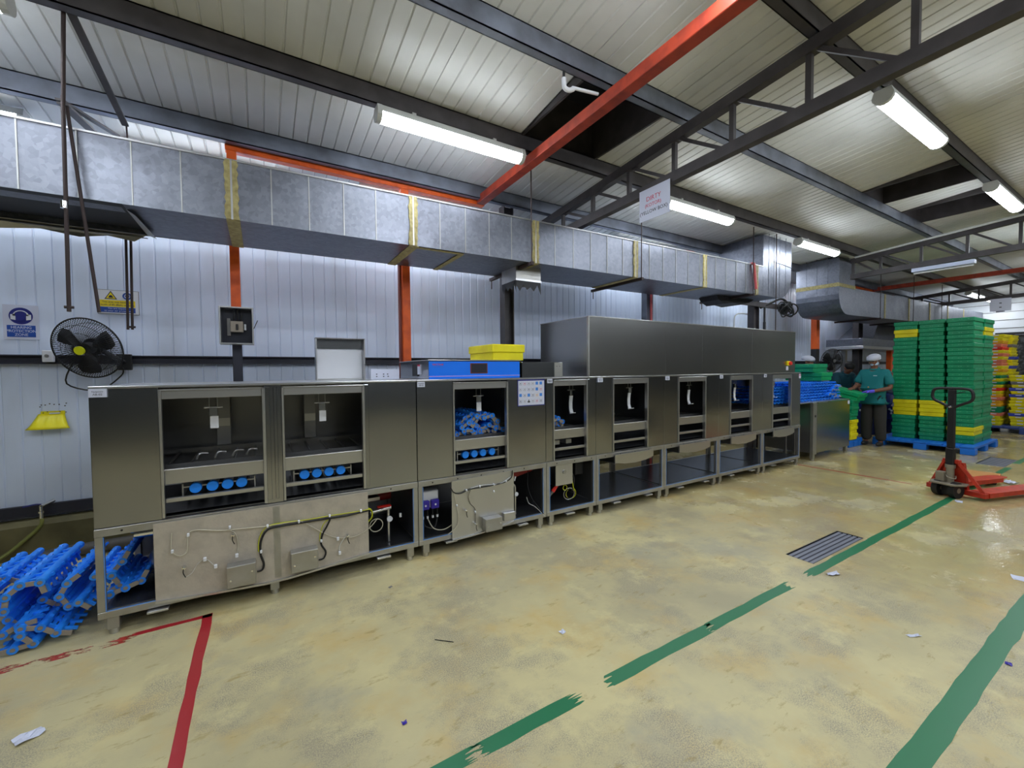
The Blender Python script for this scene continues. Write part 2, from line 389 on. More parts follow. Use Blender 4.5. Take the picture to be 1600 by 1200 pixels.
# floor drains: recessed pit, bars
def drain(D, n, along, label):
    t = thing('floor_drain', label, 'drain', ((D[0]+D[2])/2, (D[1]+D[3])/2, 0))
    p = MB(); x0, y0, x1, y1 = D
    p.box(x0, y0, -.09, x1, y1, -.08); p.box(x0, y0, -.09, x0+.006, y1, -.001); p.box(x1-.006, y0, -.09, x1, y1, -.001); p.box(x0, y0, -.09, x1, y0+.006, -.001); p.box(x0, y1-.006, -.09, x1, y1, -.001)
    wp(p, 'drain_channel', black, t)
    for i in range(n):
        if along == 'x':
            w = (y1-y0-.012)/n; a = y0+.006+i*w; wp(MB().cbox(x0+.008, a+.004, -.03, x1-.008, a+w-.007, -.004, .002), 'grate_bar', grate, t)
        else:
            w = (x1-x0-.012)/n; a = x0+.006+i*w; wp(MB().cbox(a+w*.4, y0+.008, -.03, a+w-.002, y1-.008, -.004, .002), 'grate_bar', grate, t)
drain(D1, 5, 'x', 'steel slotted floor drain beside the green line')
drain(D2, 10, 'y', 'far floor drain grate behind the pallet jack')

# walls
RP = .11
def ribbed(w, h, mode):
    """panel in local coords: x 0..w, z 0..h, facing -y, grooves every RP"""
    b = MB(); n = round(w/RP); st = w/n; pr = []
    for i in range(n):
        a = i*st; pr += [(a+.006, 0), (a+st-.010, 0), (a+st-.004, .007), (a+st, .007)] if i else [(0, 0), (a+st-.010, 0), (a+st-.004, .007), (a+st, .007)]
    pr = [(min(x, w), y) for x, y in pr]+[(w, 0)]
    v = [(x, y, 0) for x, y in pr]+[(x, y, h) for x, y in pr]; k = len(pr)
    b.add(v, [(i, i+1, k+i+1, k+i) for i in range(k-1)])
    b.add([(0, .012, 0), (w, .012, 0), (w, .012, h), (0, .012, h)], [(0, 3, 2, 1)])
    return b
wallb = MB().m(wallend).box(XL-.1, YB+.02, 0, XR+.1, YB+.12, 3.6).build('wall_back'); tag(wallb, 'white ribbed sheet wall behind the machines', 'wall', kind='structure')
wme = ribbed(.88, 3.07, 0).mesh('wall_panel', wallm)
k = 0; x = XL
while x < XR-.1:
    child('wall_panel', wme, wallb, (x, YB, .40)); x += .88
kb = MB(); kb.prism([(YB-.11, 0), (YB+.02, 0), (YB+.02, .30), (YB-.06, .30), (YB-.11, .265)], 'x', XL, XR); o = kb.build('trim_1', kerbm); tag(o, 'stained concrete kerb along the back wall foot', 'kerb', kind='structure')
o = MB().box(XL, YB-.035, .325, XR, YB-.001, .415).build('baseboard_back', gird); tag(o, 'dark steel base rail under the white wall sheets', 'rail', kind='structure')
gb = MB(); gb.box(XL, YB-.07, 1.585, XR, YB-.006, 1.595); gb.box(XL, YB-.07, 1.65, XR, YB-.006, 1.66); gb.box(XL, YB-.03, 1.595, XR, YB-.006, 1.65)
o = gb.build('trim_2', gird); tag(o, 'dark horizontal steel girt across the white wall', 'girt', kind='structure')
o = MB().m(dimwall).box(XL-.1, YF-.1, 0, XR+.1, YF, 4.3).build('wall_front'); tag(o, 'plain wall behind the camera', 'wall', kind='structure')
o = MB().m(dimwall).box(XL-.1, YF, 0, XL, YB, 4.3).build('wall_left'); tag(o, 'plain wall beyond the near end', 'wall', kind='structure')
we = MB().m(wallend); we.box(XR, 2.9, 0, XR+.12, YB, 3.8); we.box(XR, YF, 0, XR+.12, .7, 4.3); we.box(XR, .7, 2.42, XR+.12, 2.9, 4.0)
o = we.build('wall_right'); tag(o, 'white clad end wall with a dark doorway', 'wall', kind='structure')
for z in (2.62, 2.86, 3.1, 3.34):
    MB().box(XR-.012, YF, z, XR-.001, YB, z+.015).build('cladding_joint', greycr, o)
for y in (3.1, 3.3, 3.5, 3.7, 3.9):
    MB().box(XR-.012, y, .3, XR-.001, y+.012, 2.4).build('cladding_joint', greycr, o)
dd = MB(); dd.box(XR-.05, .62, 2.42, XR-.01, 3.25, 2.49); dd.box(XR-.04, 2.88, 0, XR+.1, 2.93, 2.42); dd.box(XR-.04, .67, 0, XR+.1, .72, 2.42)
d1 = dd.build('door_1', black); tag(d1, 'dark doorway with hanging strip curtain in the end wall', 'door', kind='structure')
for i in range(11): MB().cbox(XR+.06+.012*(i % 2), .72+i*.196, .02, XR+.068+.012*(i % 2), .72+i*.196+.22, 2.41, .001).build('curtain_strip', doord, d1)

# ceiling: sheets between purlin lines
PY = [5.0, 4.2, 3.25, 2.28, 1.34, .39, -.56, -1.51, -2.46, -3.41, -5.0]
ceil = MB().m(voidm).add([(XL, YF, roof(YF)+.5), (XR, YF, roof(YF)+.5), (XR, YB, roof(YB)+.5), (XL, YB, roof(YB)+.5)], [(0, 3, 2, 1)]).build('ceiling')
tag(ceil, 'grey ribbed roof sheets over dark steel purlins', 'ceiling', kind='structure')
rmesh = {}
tilt = math.atan(.079)
def sheet(x0, w, ya, yb):
    """roof sheet from purlin line yb (lower y) to ya, ribs along y, facing down"""
    h = math.hypot(ya-yb, (ya-yb)*.079); key = (round(w, 2), round(h, 3))
    if key not in rmesh:
        b = MB(); n = max(1, round(w/RP)); st = w/n; pr = []
        for i in range(n): a = i*st; pr += [(a+(.006 if i else 0), 0), (a+st-.012, 0), (a+st-.006, .009), (a+st, .009)]
        pr.append((w, 0)); q = len(pr); b.add([(x, 0, z) for x, z in pr]+[(x, -h, z) for x, z in pr], [(i, q+i, q+i+1, i+1) for i in range(q-1)])
        rmesh[key] = b.mesh('roof_sheet', roofm)
    child('roof_sheet', rmesh[key], ceil, (x0, ya, roof(ya)), (-tilt, 0, 0))
for i in range(len(PY)-1):
    ya, yb = PY[i], PY[i+1]
    if i == 3: spans = [(-4.99+.88*k, .88) for k in range(13)]; spans = [(x, .88) for x, _ in spans if x < 6.3]; spans = spans + [(6.45, .0)]
    xs = []
    if i == 3:
        x = -4.99
        while x < 5.5: xs.append((x, .88)); x += .88
        xs += [(x, 6.5-x), (7.2, .62), (8.62, .26)]; x = 8.88
        while x < XR: xs.append((x, .88)); x += .88
    else:
        x = 2.05-.88*8
        while x < XR:
            if not (i == 2 and abs(x-2.05) < .01): xs.append((x, .88))
            x += .88
    for a, w in xs:
        if w > .02: sheet(a, w, ya, yb)
def shaft(x0, x1, y0, y1, lab):
    t = MB(); z0 = roof(y1)-.0; h = .38
    for a, b, c, d in ((x0, y0, x0+.02, y1), (x1-.02, y0, x1, y1), (x0, y0, x1, y0+.02), (x0, y1-.02, x1, y1)): t.box(a, b, z0-.01, c, d, z0+h+.15)
    o = t.build('skylight_shaft', purlinm, ceil)
shaft(2.05, 2.93, 2.28, 3.25, ''); shaft(6.5, 7.2, 1.34, 2.28, ''); shaft(7.82, 8.62, 1.34, 2.28, '')
# sheet lap strip seen near (1400,300): dark joint running up the slope
# purlins (C channel): web + flanges
def purlin(y, m_, nm, lab, w=.06, h=.14):
    z = roof(y); b = MB(); b.box(XL, y-.006, z-h, XR, y, z-.002); b.box(XL, y-.006, z-h, XR, y+w, z-h+.008); b.box(XL, y-.006, z-.010, XR, y+w, z-.002); b.box(XL, y+w-.006, z-h, XR, y+w, z-h+.022)
    o = b.build('roof_purlin', m_); tag(o, lab, 'purlin', kind='structure')
for i, (y, lab) in enumerate([(4.17, 'pale channel purlin above the duct near the back wall'), (3.2, 'wide dark purlin carrying the first row of tube lights'), (2.26, 'bluish channel purlin crossing above the orange beam'),
        (1.31, 'dark purlin carrying the second row of tube lights'), (.36, 'dark roof purlin over the aisle'), (-.59, 'roof purlin behind the camera, nearest'), (-1.54, 'roof purlin behind the camera, second'), (-2.49, 'roof purlin behind the camera, third'), (-3.44, 'roof purlin behind the camera, fourth')]):
    purlin(y, purlin_l if i in (0, 2) else purlinm, 'purlin', lab)
# trusses
def truss(x, label, ymax=4.97):
    t = thing('roof_truss', label, 'truss', (x, 0, 3.0), kind='structure')
    ct = lambda y: roof(y)-.195; cb = lambda y: 3.205-.022*y
    wp(MB().bar((x, ymax, ct(ymax)), (x, -4.98, ct(-4.98)), .07, .085), 'top_chord', purlinm, t)
    wp(MB().bar((x, ymax, cb(ymax)), (x, -4.98, cb(-4.98)), .07, .085), 'bottom_chord', purlinm, t)
    ys = [4.9, 4.42]+[3.94-.515*k for k in range(0, 17)]
    if ymax < 4: ys = [ymax-.03]+[y for y in ys if y < ymax-.2]
    for i, y in enumerate(ys):
        if y < -4.9: break
        wp(MB().bar((x, y, cb(y)), (x, y, ct(y)), .035), 'upright', purlinm, t)
        if i+1 < len(ys): wp(MB().bar((x, y-.04, ct(y)-.02), (x, ys[i+1]+.04, cb(y)+.02), .028), 'brace', purlinm, t)
    return t
truss(3.1, 'dark steel roof truss carrying the DIRTY sign'); truss(9.2, 'dark roof truss with the unlit batten below it', 3.33); truss(15.3, 'far roof truss above the crate stacks')
c = MB().cyl((9.13, 3.25, 3.46), (9.13, -3, 3.93), .018).build('conduit_run', conduit); tag(c, 'pale conduit running along the second roof truss', 'conduit')
# orange frames
t = thing('orange_frame', 'orange painted steel frame with posts and beam above the duct', 'steel frame', (-.17, 4.33, 0), kind='structure')
wp(MB().cbox(-.215, 4.255, 3.365, 2.22, 4.33, 3.448, .004), 'beam', orange, t)
wp(MB().cbox(2.12, -4.98, 3.37, 2.215, 4.255, 3.455, .004), 'beam', redox, t, 'long red oxide beam')
wp(MB().cbox(-.205, 4.26, 1.75, -.135, 4.33, 3.365, .003), 'post', orange, t); wp(MB().cbox(-.205, 4.26, 0, -.135, 4.33, 1.75, .003), 'post', gird, t, 'dark lower post')
wp(MB().cbox(1.265, 4.26, 0, 1.345, 4.33, 3.365, .003), 'post', orange, t); wp(MB().box(1.245, 4.30, 0, 1.266, 4.36, 3.3), 'post_backing', darkred, t)
t = thing('orange_frame', 'far orange and red steel frame near the crate stacks', 'steel frame', (10.3, 4.33, 0), kind='structure')
wp(MB().cbox(10.2, 4.26, 3.37, 13.15, 4.4, 3.46, .004), 'beam', orange, t); wp(MB().cbox(13.0, -4.98, 3.375, 13.12, 4.26, 3.46, .004), 'beam', redox, t)
wp(MB().cbox(10.22, 4.29, 1.9, 10.36, 4.40, 3.37, .003), 'post', orange, t); wp(MB().cbox(10.22, 4.29, 0, 10.36, 4.40, 1.9, .003), 'post', black, t)
wp(MB().cbox(14.4, 4.29, 0, 14.52, 4.40, 3.4, .003), 'post', orange, t)
for x0, x1, lab in ((2.50, 2.63, 'dark steel column behind the yellow crate'), (7.82, 8.0, 'dark steel column behind the steam hood'), (12.35, 12.6, 'dark steel column beside the exhaust canopy')):
    b = MB(); b.box(x0, 4.30, 0, x0+.012, 4.42, 3.45); b.box(x1-.012, 4.30, 0, x1, 4.42, 3.45); b.box(x0+.012, 4.355, 0, x1-.012, 4.365, 3.45)
    o = b.build('steel_column', purlinm); tag(o, lab, 'column', kind='structure')
o = MB().m(purlin_l).box(4.97, 4.32, 0, 5.11, 4.42, 3.4).m(pink).cyl((5.03, 4.29, 0), (5.03, 4.29, 3.0), .018).build('steel_column'); tag(o, 'pale column with a red pipe behind the steam hood', 'column', kind='structure')

# ------------------------------------------------------------------ lamps (they light the hall)
def fixture():
    t = thing('tube_light', '', 'light')
    b = MB(); b.prism([(-.06, 0), (.06, 0), (.05, .05), (-.05, .05)], 'x', -.62, .62); b.build('housing', lampbody, t)
    pr = [(.062*math.cos(a), -.055*math.sin(a)) for a in [math.pi*i/8 for i in range(9)]]
    MB().prism(pr, 'x', -.60, .60).build('diffuser', tube, t)
    for sgn in (-1, 1):
        q = [(.066*math.cos(a), -.06*math.sin(a)+.003) for a in [math.pi*i/8 for i in range(9)]]+[(-.05, .052), (.05, .052)]
        MB().prism(q, 'x', *( (.60, .635) if sgn > 0 else (-.635, -.60))).build('end_cap', lampbody, t)
    for x in (-.35, .35): MB().box(x-.015, -.02, .05, x+.015, .02, .085).build('hanger', lampbody, t)
    return t
fx = fixture(); first = True
back_me = [c for c in fx.children if c.name.startswith('diffuser')][0].data.copy(); back_me.materials.clear(); back_me.materials.append(tube_b)
LP = [(-1.68, 3.17, 0, 'lit tube light at the top left corner above the duct'), (1.40, 3.17, 0, 'lit tube light above the duct, left of the orange diagonal beam'), (4.57, 3.17, 0, 'lit tube light just right of the DIRTY sign'),
      (7.55, 3.17, 0, 'lit tube light between the two duct risers'), (16.3, 3.17, 0, 'far lit tube light above the green crates'),
      (4.62, 1.27, 0, 'large lit tube light under the purlin at the top right'), (7.65, 1.27, 0, 'lit tube light at the right edge with a looped cable'), (10.7, 1.27, 0, 'added unseen tube light in the second row beyond the right edge'),  # lamp past the right edge is added unseen to light the crates
      (1.5, 1.27, 0, 'added unseen tube light in the second row above the camera'), (-1.6, 1.27, 0, 'added unseen tube light in the second row beyond the left edge'),  # second row carried on out of view to light the floor
      (-1.6, -.62, 0, 'added unseen tube light in the third row, near end'), (1.5, -.62, 0, 'added unseen tube light in the third row behind the camera'), (4.62, -.62, 0, 'added unseen tube light in the third row, middle'), (7.65, -.62, 0, 'added unseen tube light in the third row, far'),  # whole row added behind the view for lighting
      (1.5, -2.5, 0, 'added unseen tube light in the fourth row, near'), (7.65, -2.5, 0, 'added unseen tube light in the fourth row, far'), (13.6, -.62, 0, 'added unseen tube light in the third row, near the end wall'), (14.0, 1.27, 0, 'added unseen tube light in the second row, near the end wall'),  # unseen lamps added for general lighting of the hall
      (1.5, -4.3, 0, 'added unseen tube light in the last row, near'), (4.62, -4.3, 0, 'added unseen tube light in the last row, middle'), (7.65, -4.3, 0, 'added unseen tube light in the last row, far'), (4.62, -2.5, 0, 'added unseen tube light in the fourth row, middle'), (-1.6, -2.5, 0, 'added unseen tube light in the fourth row, near end'), (10.7, -.62, 0, 'added unseen tube light in the third row beyond the pallet jack'), (10.7, -2.5, 0, 'added unseen tube light in the fourth row beyond the pallet jack'),  # unseen lamps added to brighten the back wall and crates
      (1.56, 4.62, 1, 'lit tube light behind the duct under the orange beam'), (5.2, 4.62, 1, 'lit tube light behind the duct beyond the first truss'), (-2.1, 4.62, 1, 'added unseen tube light behind the duct beyond the left edge'), (-.35, 4.8, 1, 'added hidden tube light behind the duct near the first orange post'), (18.15, 3.17, 0, 'farthest tube light, close to the end wall'), (8.3, 4.62, 1, 'tube light behind the first duct riser'), (12.0, 4.62, 1, 'tube light behind the far duct')]  # left-edge and orange-post lamps added out of sight to brighten the wall
for (x, y, back, lab) in LP:
    o = fx if first else copy_tree(fx); first = False
    if back:
        for ch in o.children:
            if ch.name.startswith('diffuser'): ch.data = back_me
    o.location = (x, y, (roof(y)-(.265 if y < 2 else .235)) if not back else roof(y)-.086); o['label'] = lab; o['group'] = 'tube lights'
t = thing('unlit_batten', 'unlit white batten hung under the second truss', 'light', (9.13, 2.2, 3.06))
wp(MB().cbox(9.08, 1.78, 3.03, 9.18, 2.48, 3.09, .004), 'housing', tube_off, t); wp(MB().cyl((9.13, 1.8, 3.01), (9.13, 2.46, 3.01), .014), 'tube', lampbody, t)

# ================================================================== WASHING LINE
YM, YK, ZB, ZT = 3.2, 4.05, .62, 1.415
def hanger(t, x, z, y, kind):
    """flow-curtain latch: wire loop, clamp, white strip"""
    b = MB(); b.cyl((x-.022, y, z), (x-.022, y, z-.07), .003, 6); b.cyl((x+.022, y, z), (x+.022, y, z-.07), .003, 6); b.cyl((x-.05, y, z-.068), (x+.05, y, z-.068), .005, 6)
    h = wp(b, 'curtain_bracket', steel_l, t)
    c = MB().cbox(x-.024, y-.012, z-.125, x+.024, y+.012, z-.07, .003); wp(c, 'clamp', chrome, h)
    if kind == 'flat': s_ = MB().cbox(x-.020, y-.004, z-.205, x+.026, y+.004, z-.125, .001)
    else: s_ = MB().prism([(y-.004, z-.125), (y+.006, z-.2), (y+.004, z-.26), (y-.012, z-.30), (y-.05, z-.295), (y-.05, z-.301), (y+.0, z-.312), (y+.012, z-.26), (y+.014, z-.2), (y+.004, z-.125)], 'x', x-.02, x+.02)
    wp(s_, 'strip', white, h)
def discs(t, xs, y=3.26, z=.775, r=.033):
    b = MB().box(xs[0]-.07, y+.02, z-.045, xs[0]-.062, y+.5, z+.03).box(xs[-1]+.07, y+.02, z-.045, xs[-1]+.078, y+.5, z+.03).box(xs[0]-.07, y+.022, z+.004, xs[-1]+.078, y+.03, z+.012)
    wp(b, 'spray_arm_rack', steel_b, t)
    for x in xs:
        o = wp(MB().cyl((x, y+.03, z), (x, 3.95, z), .025, 14), 'spray_arm', steel_d, t)
        wp(MB().cyl((x, y, z), (x, y+.03, z), r*.97, 24).cyl((x, y-.004, z), (x, y, z), r*.9, 24, r2=r*.97), 'cap', blued, o)
def module(label, x0, x1, doors, panels, loc, closed_ends=(True, True), extra=None, group=None):
    t = thing('washing_machine_unit', label, 'machine', ((x0+x1)/2, (YM+YK)/2, 0))
    g = .004; X0, X1 = x0+g/2, x1-g/2
    # body shell
    wp(MB().cbox(X0, YM-.006, ZT, X1, YK, ZT+.014, .002), 'top_panel', steel_l, t)
    wp(MB().box(X0, YK-.012, ZB, X1, YK, ZT), 'back_panel', steel_d, t)
    for q, x in ((0, X0), (1, X1-.012)):
        b = MB()
        if closed_ends[q]: b.box(x, YM+.016, ZB, x+.012, YK-.012, ZT)
        else:
            b.box(x, YM+.016, ZB, x+.012, YM+.1, ZT); b.box(x, YK-.1, ZB, x+.012, YK-.012, ZT); b.box(x, YM+.1, 1.33, x+.012, YK-.1, ZT); b.box(x, YM+.1, ZB, x+.012, YK-.1, .80)
        wp(b, 'side_panel', steel if closed_ends[q] else steel_d, t)
    edges = [x0]+[e for d in doors for e in (d[0]-.018, d[1]+.018)]+[x1]
    for i in range(0, len(edges), 2):
        a, b_ = edges[i], edges[i+1]
        # split wide panels where the photo shows a seam
        wp(MB().cbox(a+(g/2 if i == 0 else 0), YM, ZB+.002, b_-(g/2 if i == len(edges)-2 else 0), YM+.016, ZT, .003), 'front_panel', steel, t)
    for (a, b_) in doors:
        fr = MB(); fr.cbox(a-.018, YM-.012, ZB+.01, a-.004, YM+.02, ZT-.012, .002); fr.cbox(b_+.004, YM-.012, ZB+.01, b_+.022, YM+.03, ZT-.012, .002)
        fr.cbox(a-.018, YM-.012, ZT-.022, b_+.022, YM+.02, ZT-.012, .002)
        wp(fr, 'door_frame', steel_l, t)
        j = MB().cbox(b_+.022, YM-.008, ZB+.03, b_+.05, YM, ZT-.012, .002); wp(j, 'door_guide', steel, t)
        wp(MB().cbox(a-.004, YM-.004, 1.345, b_+.004, YM+.012, ZT-.022, .002), 'door_header', steel_l, t)
        wp(MB().cbox(a-.004, YM+.02, .825, b_+.004, YM+.03, .912, .002).cyl((a-.004, YM+.025, .912), (b_+.004, YM+.025, .912), .007, 8), 'upper_rail', steel_l, t)
        wp(MB().cbox(a-.004, YM+.02, .712, b_+.004, YM+.05, .738, .003), 'lower_rail', steel_l, t)
    # interior: conveyor bed, tank
    ins = MB(); ins.box(X0+.02, YM+.12, .90, X1-.02, YM+.13, .93).box(X0+.02, YK-.10, .90, X1-.02, YK-.09, .93)
    n = int((x1-x0)/.12)
    for i in range(n): ins.box(X0+.05+i*.12, YM+.13, .90, X0+.06+i*.12, YK-.10, .91)
    wp(ins, 'conveyor_track', steel_d, t)
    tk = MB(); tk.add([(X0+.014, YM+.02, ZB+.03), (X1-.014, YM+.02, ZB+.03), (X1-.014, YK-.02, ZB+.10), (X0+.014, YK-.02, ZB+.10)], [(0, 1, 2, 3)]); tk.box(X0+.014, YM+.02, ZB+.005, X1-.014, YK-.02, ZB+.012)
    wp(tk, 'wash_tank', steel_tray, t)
    pip = MB(); xm = (x0+x1)/2
    pip.box(xm-.05, YK-.10, .95, xm+.05, YK-.02, 1.40); wp(pip, 'riser_duct', steel_d, t)
    # base
    fr = MB(); w = .036
    fr.cbox(X0, YM-.008, ZB-.045, X1, YM+.03, ZB, .002); fr.cbox(X0, YM-.004, .10, X1, YM+.03, .14, .002); fr.cbox(X0, YK-.04, .10, X1, YK, .14, .002); fr.cbox(X0, YK-.04, ZB-.04, X1, YK, ZB, .002)
    for x in (X0, X1-w):
        fr.cbox(x, YM-.003, .14, x+w, YM+.033, ZB-.045, .002); fr.cbox(x, YK-.04, .14, x+w, YK-.002, ZB-.04, .002); fr.box(x, YM+.03, .105, x+w, YK-.04, .135); fr.box(x, YM+.03, ZB-.04, x+w, YK-.04, ZB-.01)
    wp(fr, 'base_frame', steel_b, t)
    fm = MB(); fm.box(X0+w, YM-.004, .14, X1-w, YM-.001, .145); fm.box(X0+w, YM-.004, .145, X0+w+.004, YM-.001, ZB-.05); fm.box(X1-w-.004, YM-.004, .145, X1-w, YM-.001, ZB-.05)
    wp(fm, 'protective_film', film, t)
    if x0 < 2.5:
        wp(MB().box(X0+w, YK-.012, .14, X1-w, YK-.006, ZB-.04), 'rear_cover', steel_d, t)
        if x0 > 0: wp(MB().box(X0+.002, YM+.04, .14, X0+.006, YK-.04, ZB-.04), 'base_side_cover', steel_d, t)
        wp(MB().box(X1-.006, YM+.04, .14, X1-.002, YK-.04, ZB-.04), 'base_side_cover', steel_d, t)
    wp(MB().box(X0+w*.5, YM+.03, .136, X1-w*.5, YK-.04, .142), 'bottom_tray', steel_tray, t)
    for x in [x0+.065, x1-.065]+([.045] if x1-x0 > 1.5 else []):
        for y in (YM+.03, YK-.05):
            l = wp(MB().cbox(x-.027, y-.026, .03, x+.027, y+.026, .10, .003), 'leg', steel_b, t)
            wp(MB().cyl((x, y, 0), (x, y, .03), .024, 12), 'levelling_foot', steel_l, l)
    for x in (x0+.27, x1-.28):
        if x1-x0 > .7 or x < (x0+x1)/2: wp(MB().cbox(x-.05, YM-.035, .082, x+.05, YM+.05, .094, .001), 'skirt_clip', steel_l, t)
    # screw heads along the top rail
    sc = MB(); k = 0
    while x0+.12+k*.22 < x1-.05: sc.cyl((x0+.12+k*.22, YM-.0095, ZB-.022), (x0+.12+k*.22, YM-.008, ZB-.022), .006, 8); k += 1
    wp(sc, 'screw_row', black, t)
    return t
m1 = module('near end washing unit with two open doors and cable-covered lower sheet', -.83, 1.045, [(-.51, -.005), (.13, .628)], None, None, (True, True))
m2 = module('washing unit below the blue control box, blue links in its door', 1.045, 2.30, [(1.37, 1.86)], None, None)
m3 = module('narrow washing unit with two spot bolts above its open door', 2.30, 2.93, [(2.40, 2.79)], None, None)
m4 = module('open-based unit under the near end of the steam hood', 2.93, 3.975, [(3.18, 3.68)], None, None)
m5 = module('second open-based unit under the steam hood', 3.975, 5.02, [(4.24, 4.73)], None, None)
m6 = module('third open-based unit, a white cylinder showing through its door', 5.02, 6.06, [(5.29, 5.77)], None, None, (True, False))
m7 = module('last washing unit, blue belts showing through its door', 6.06, 7.13, [(6.33, 6.82)], None, None, (False, False))
# seams in the front panels (second joint beside each unit joint in the photo) and guide strip between the first two doors
wp(MB().cbox(.065, YM-.006, ZB+.03, .085, YM, ZT-.014, .002), 'door_guide', steel, m1)
# name tags
TAGS = [(m1, -.825, .075, .047), (m2, 1.05, .062, .042), (m3, 2.31, .06, .04), (m4, 2.945, .07, .045), (m5, 3.985, .07, .045), (m6, 5.03, .07, .045), (m7, 6.07, .07, .045)]
for i, (t, x, w, h) in enumerate(TAGS):
    o = wp(MB().box(x, YM-.012, ZT-h, x+w, YM-.009 if i else YM-.001, ZT), 'name_tag', paper, t, 'white paper tag')
    wtext('Equipment', .011, ink, o, (x+w/2, YM-.0125, ZT-h*.33)); wtext('AB-02', .016, ink, o, (x+w/2, YM-.0125, ZT-h*.68))
o = wp(MB().box(7.075, YM-.004, ZT-.075, 7.13, YM-.001, ZT-.012), 'name_tag', paper, m7); wp(MB().box(7.08, YM-.0045, ZT-.035, 7.125, YM-.004, ZT-.022), 'print_stripe', inkred, o)
for t, xs in ((m1, (-.372, -.285, -.205, -.128)), (m2, (1.49, 1.575, 1.66, 1.75))): discs(t, xs)
discs(m1, (.245, .325, .405, .485))
hanger(m1, -.275, 1.34, 3.36, 'flat'); hanger(m1, .38, 1.34, 3.36, 'flat'); hanger(m2, 1.67, 1.34, 3.36, 'flat')
for t, x in ((m3, 2.72), (m4, 3.56), (m5, 4.62), (m6, 5.62), (m7, 6.62)): hanger(t, x, 1.36, 3.34, 'curved')
for x in (2.52, 2.80-.03): wp(MB().cyl((x, YM+.035, 1.36), (x, YM+.05, 1.36), .011, 12), 'bolt', chrome, m3)
for x in (2.47, 2.62): wp(MB().cbox(x, YM+.1, .755, x+.07, YM+.3, .80, .003), 'nozzle_block', steel_b, m3)
for x, y0_ in ((-.25, 3.78), (.335, 3.78)):
    h_ = wp(MB().cbox(x-.045, y0_, .96, x+.045, y0_+.08, 1.40, .003), 'spray_housing', steel_d, m1); wp(MB().box(x-.04, y0_-.003, 1.10, x+.04, y0_, 1.16), 'cover_plate', steel_l, h_)
wp(MB().prism([(-.80, .74), (-.47, .74), (-.42, .82), (-.80, .82)], 'y', 3.6, 3.61), 'pale_plate', white, m1)  # slanting white plate added low inside the first unit
for x in (-.38, -.28, -.18, -.1): wp(MB().tube([(x, 3.42, .93), (x+.02, 3.42, .965), (x+.06, 3.44, .96)], .008, 6), 'chain_hook', steel_l, m1)
# splash panels
def plate(t, poly, nm='access_panel', m_=beige, y=YM-.02, th=.008): 
    return wp(MB().prism(poly, 'y', y, y+th), nm, m_, t)
pl1 = plate(m1, [(-.57, .607), (-.57, .14), (-.3, .118), (.0, .10), (.12, .102), (.35, .118), (.657, .148), (.657, .607)])
rim = MB()
for a, b in (((-.57, .14), (-.3, .118)), ((-.3, .118), (0, .10)), ((0, .10), (.12, .102)), ((.12, .102), (.35, .118)), ((.35, .118), (.657, .148))): rim.bar((a[0], YM-.028, a[1]), (b[0], YM-.028, b[1]), .016, .012)
wp(rim, 'folded_edge', steel_l, pl1)
wp(MB().box(.045, YM-.0215, .12, .085, YM-.02, .60), 'stiffener_mark', steel_b, pl1)
pl2 = plate(m2, [(1.325, .585), (1.325, .095), (1.5, .098), (1.75, .115), (1.925, .14), (1.925, .60)], m_=steel_l)
rim = MB()
for a, b in (((1.325, .095), (1.5, .098)), ((1.5, .098), (1.75, .115)), ((1.75, .115), (1.925, .14))): rim.bar((a[0], YM-.028, a[1]), (b[0], YM-.028, b[1]), .014, .01)
wp(rim, 'folded_edge', steel_l, pl2)
for t, x0 in ((m4, 2.93), (m5, 3.975), (m6, 5.02), (m7, 6.06)):
    q = plate(t, [(x0+.235, .598), (x0+.235, .515), (x0+.38, .492), (x0+.55, .485), (x0+.7, .497), (x0+.825, .525), (x0+.825, .598)], 'drip_tray_front', steel_l, YM-.035, .012)
    wp(MB().box(x0+.24, YM-.02, .50, x0+.82, YK-.15, .508), 'tray_floor', steel_d, q)
# hoist junction boxes on the splash panels
def jbox(t, x0, x1, z0, z1, y=YM-.10):
    b = wp(MB().cbox(x0, y, z0, x1, YM-.021, z1, .003), 'junction_box', steel_b, t)
    for x, z in ((x0+.02, z0+.05), (x1-.02, z1-.05)): wp(MB().cyl((x, y-.004, z), (x, y, z), .006, 8), 'screw', chrome, b)
jbox(m1, -.215, -.06, .15, .285); jbox(m1, .14, .305, .155, .29); jbox(m2, 1.60, 1.76, .125, .235)
def cab(t, pts, r, m_, nm='cable', y=YM-.03):
    P_ = []
    for p in pts:
        yy = p[2] if len(p) > 2 else y
        w = onY(p[0], p[1], yy); P_.append(w)
    return wp(MB().tube(P_, r, 6), nm, m_, t)
cab(m1, [(575, 798), (540, 806), (500, 812), (470, 817), (440, 822), (418, 828), (408, 845), (407, 865), (412, 880), (410, 890), (402, 893)], .0065, rubber)
cab(m1, [(500, 812), (515, 810), (511, 822), (504, 835), (502, 850), (509, 862), (506, 872), (498, 875)], .006, rubber)
cab(m1, [(580, 795), (560, 799), (515, 806), (480, 812), (440, 817), (416, 824), (405, 842), (404, 862)], .0032, cabley, 'earth_wire')
cab(m1, [(514, 810), (505, 820), (500, 836), (500, 846)], .003, cabley, 'earth_wire')
cab(m1, [(268, 833), (268, 860), (280, 869), (292, 862), (293, 842), (296, 832), (310, 828), (345, 829), (378, 826), (418, 822), (460, 815), (472, 815), (500, 830), (525, 840), (555, 838), (577, 825), (590, 810)], .0032, cablec, 'clear_hose')
cab(m1, [(358, 828), (368, 834), (372, 850), (370, 864)], .003, cablec, 'clear_hose')
cab(m1, [(290, 902), (300, 895), (308, 882), (318, 874), (325, 875), (337, 886)], .0016, conduit, 'thin_lead')
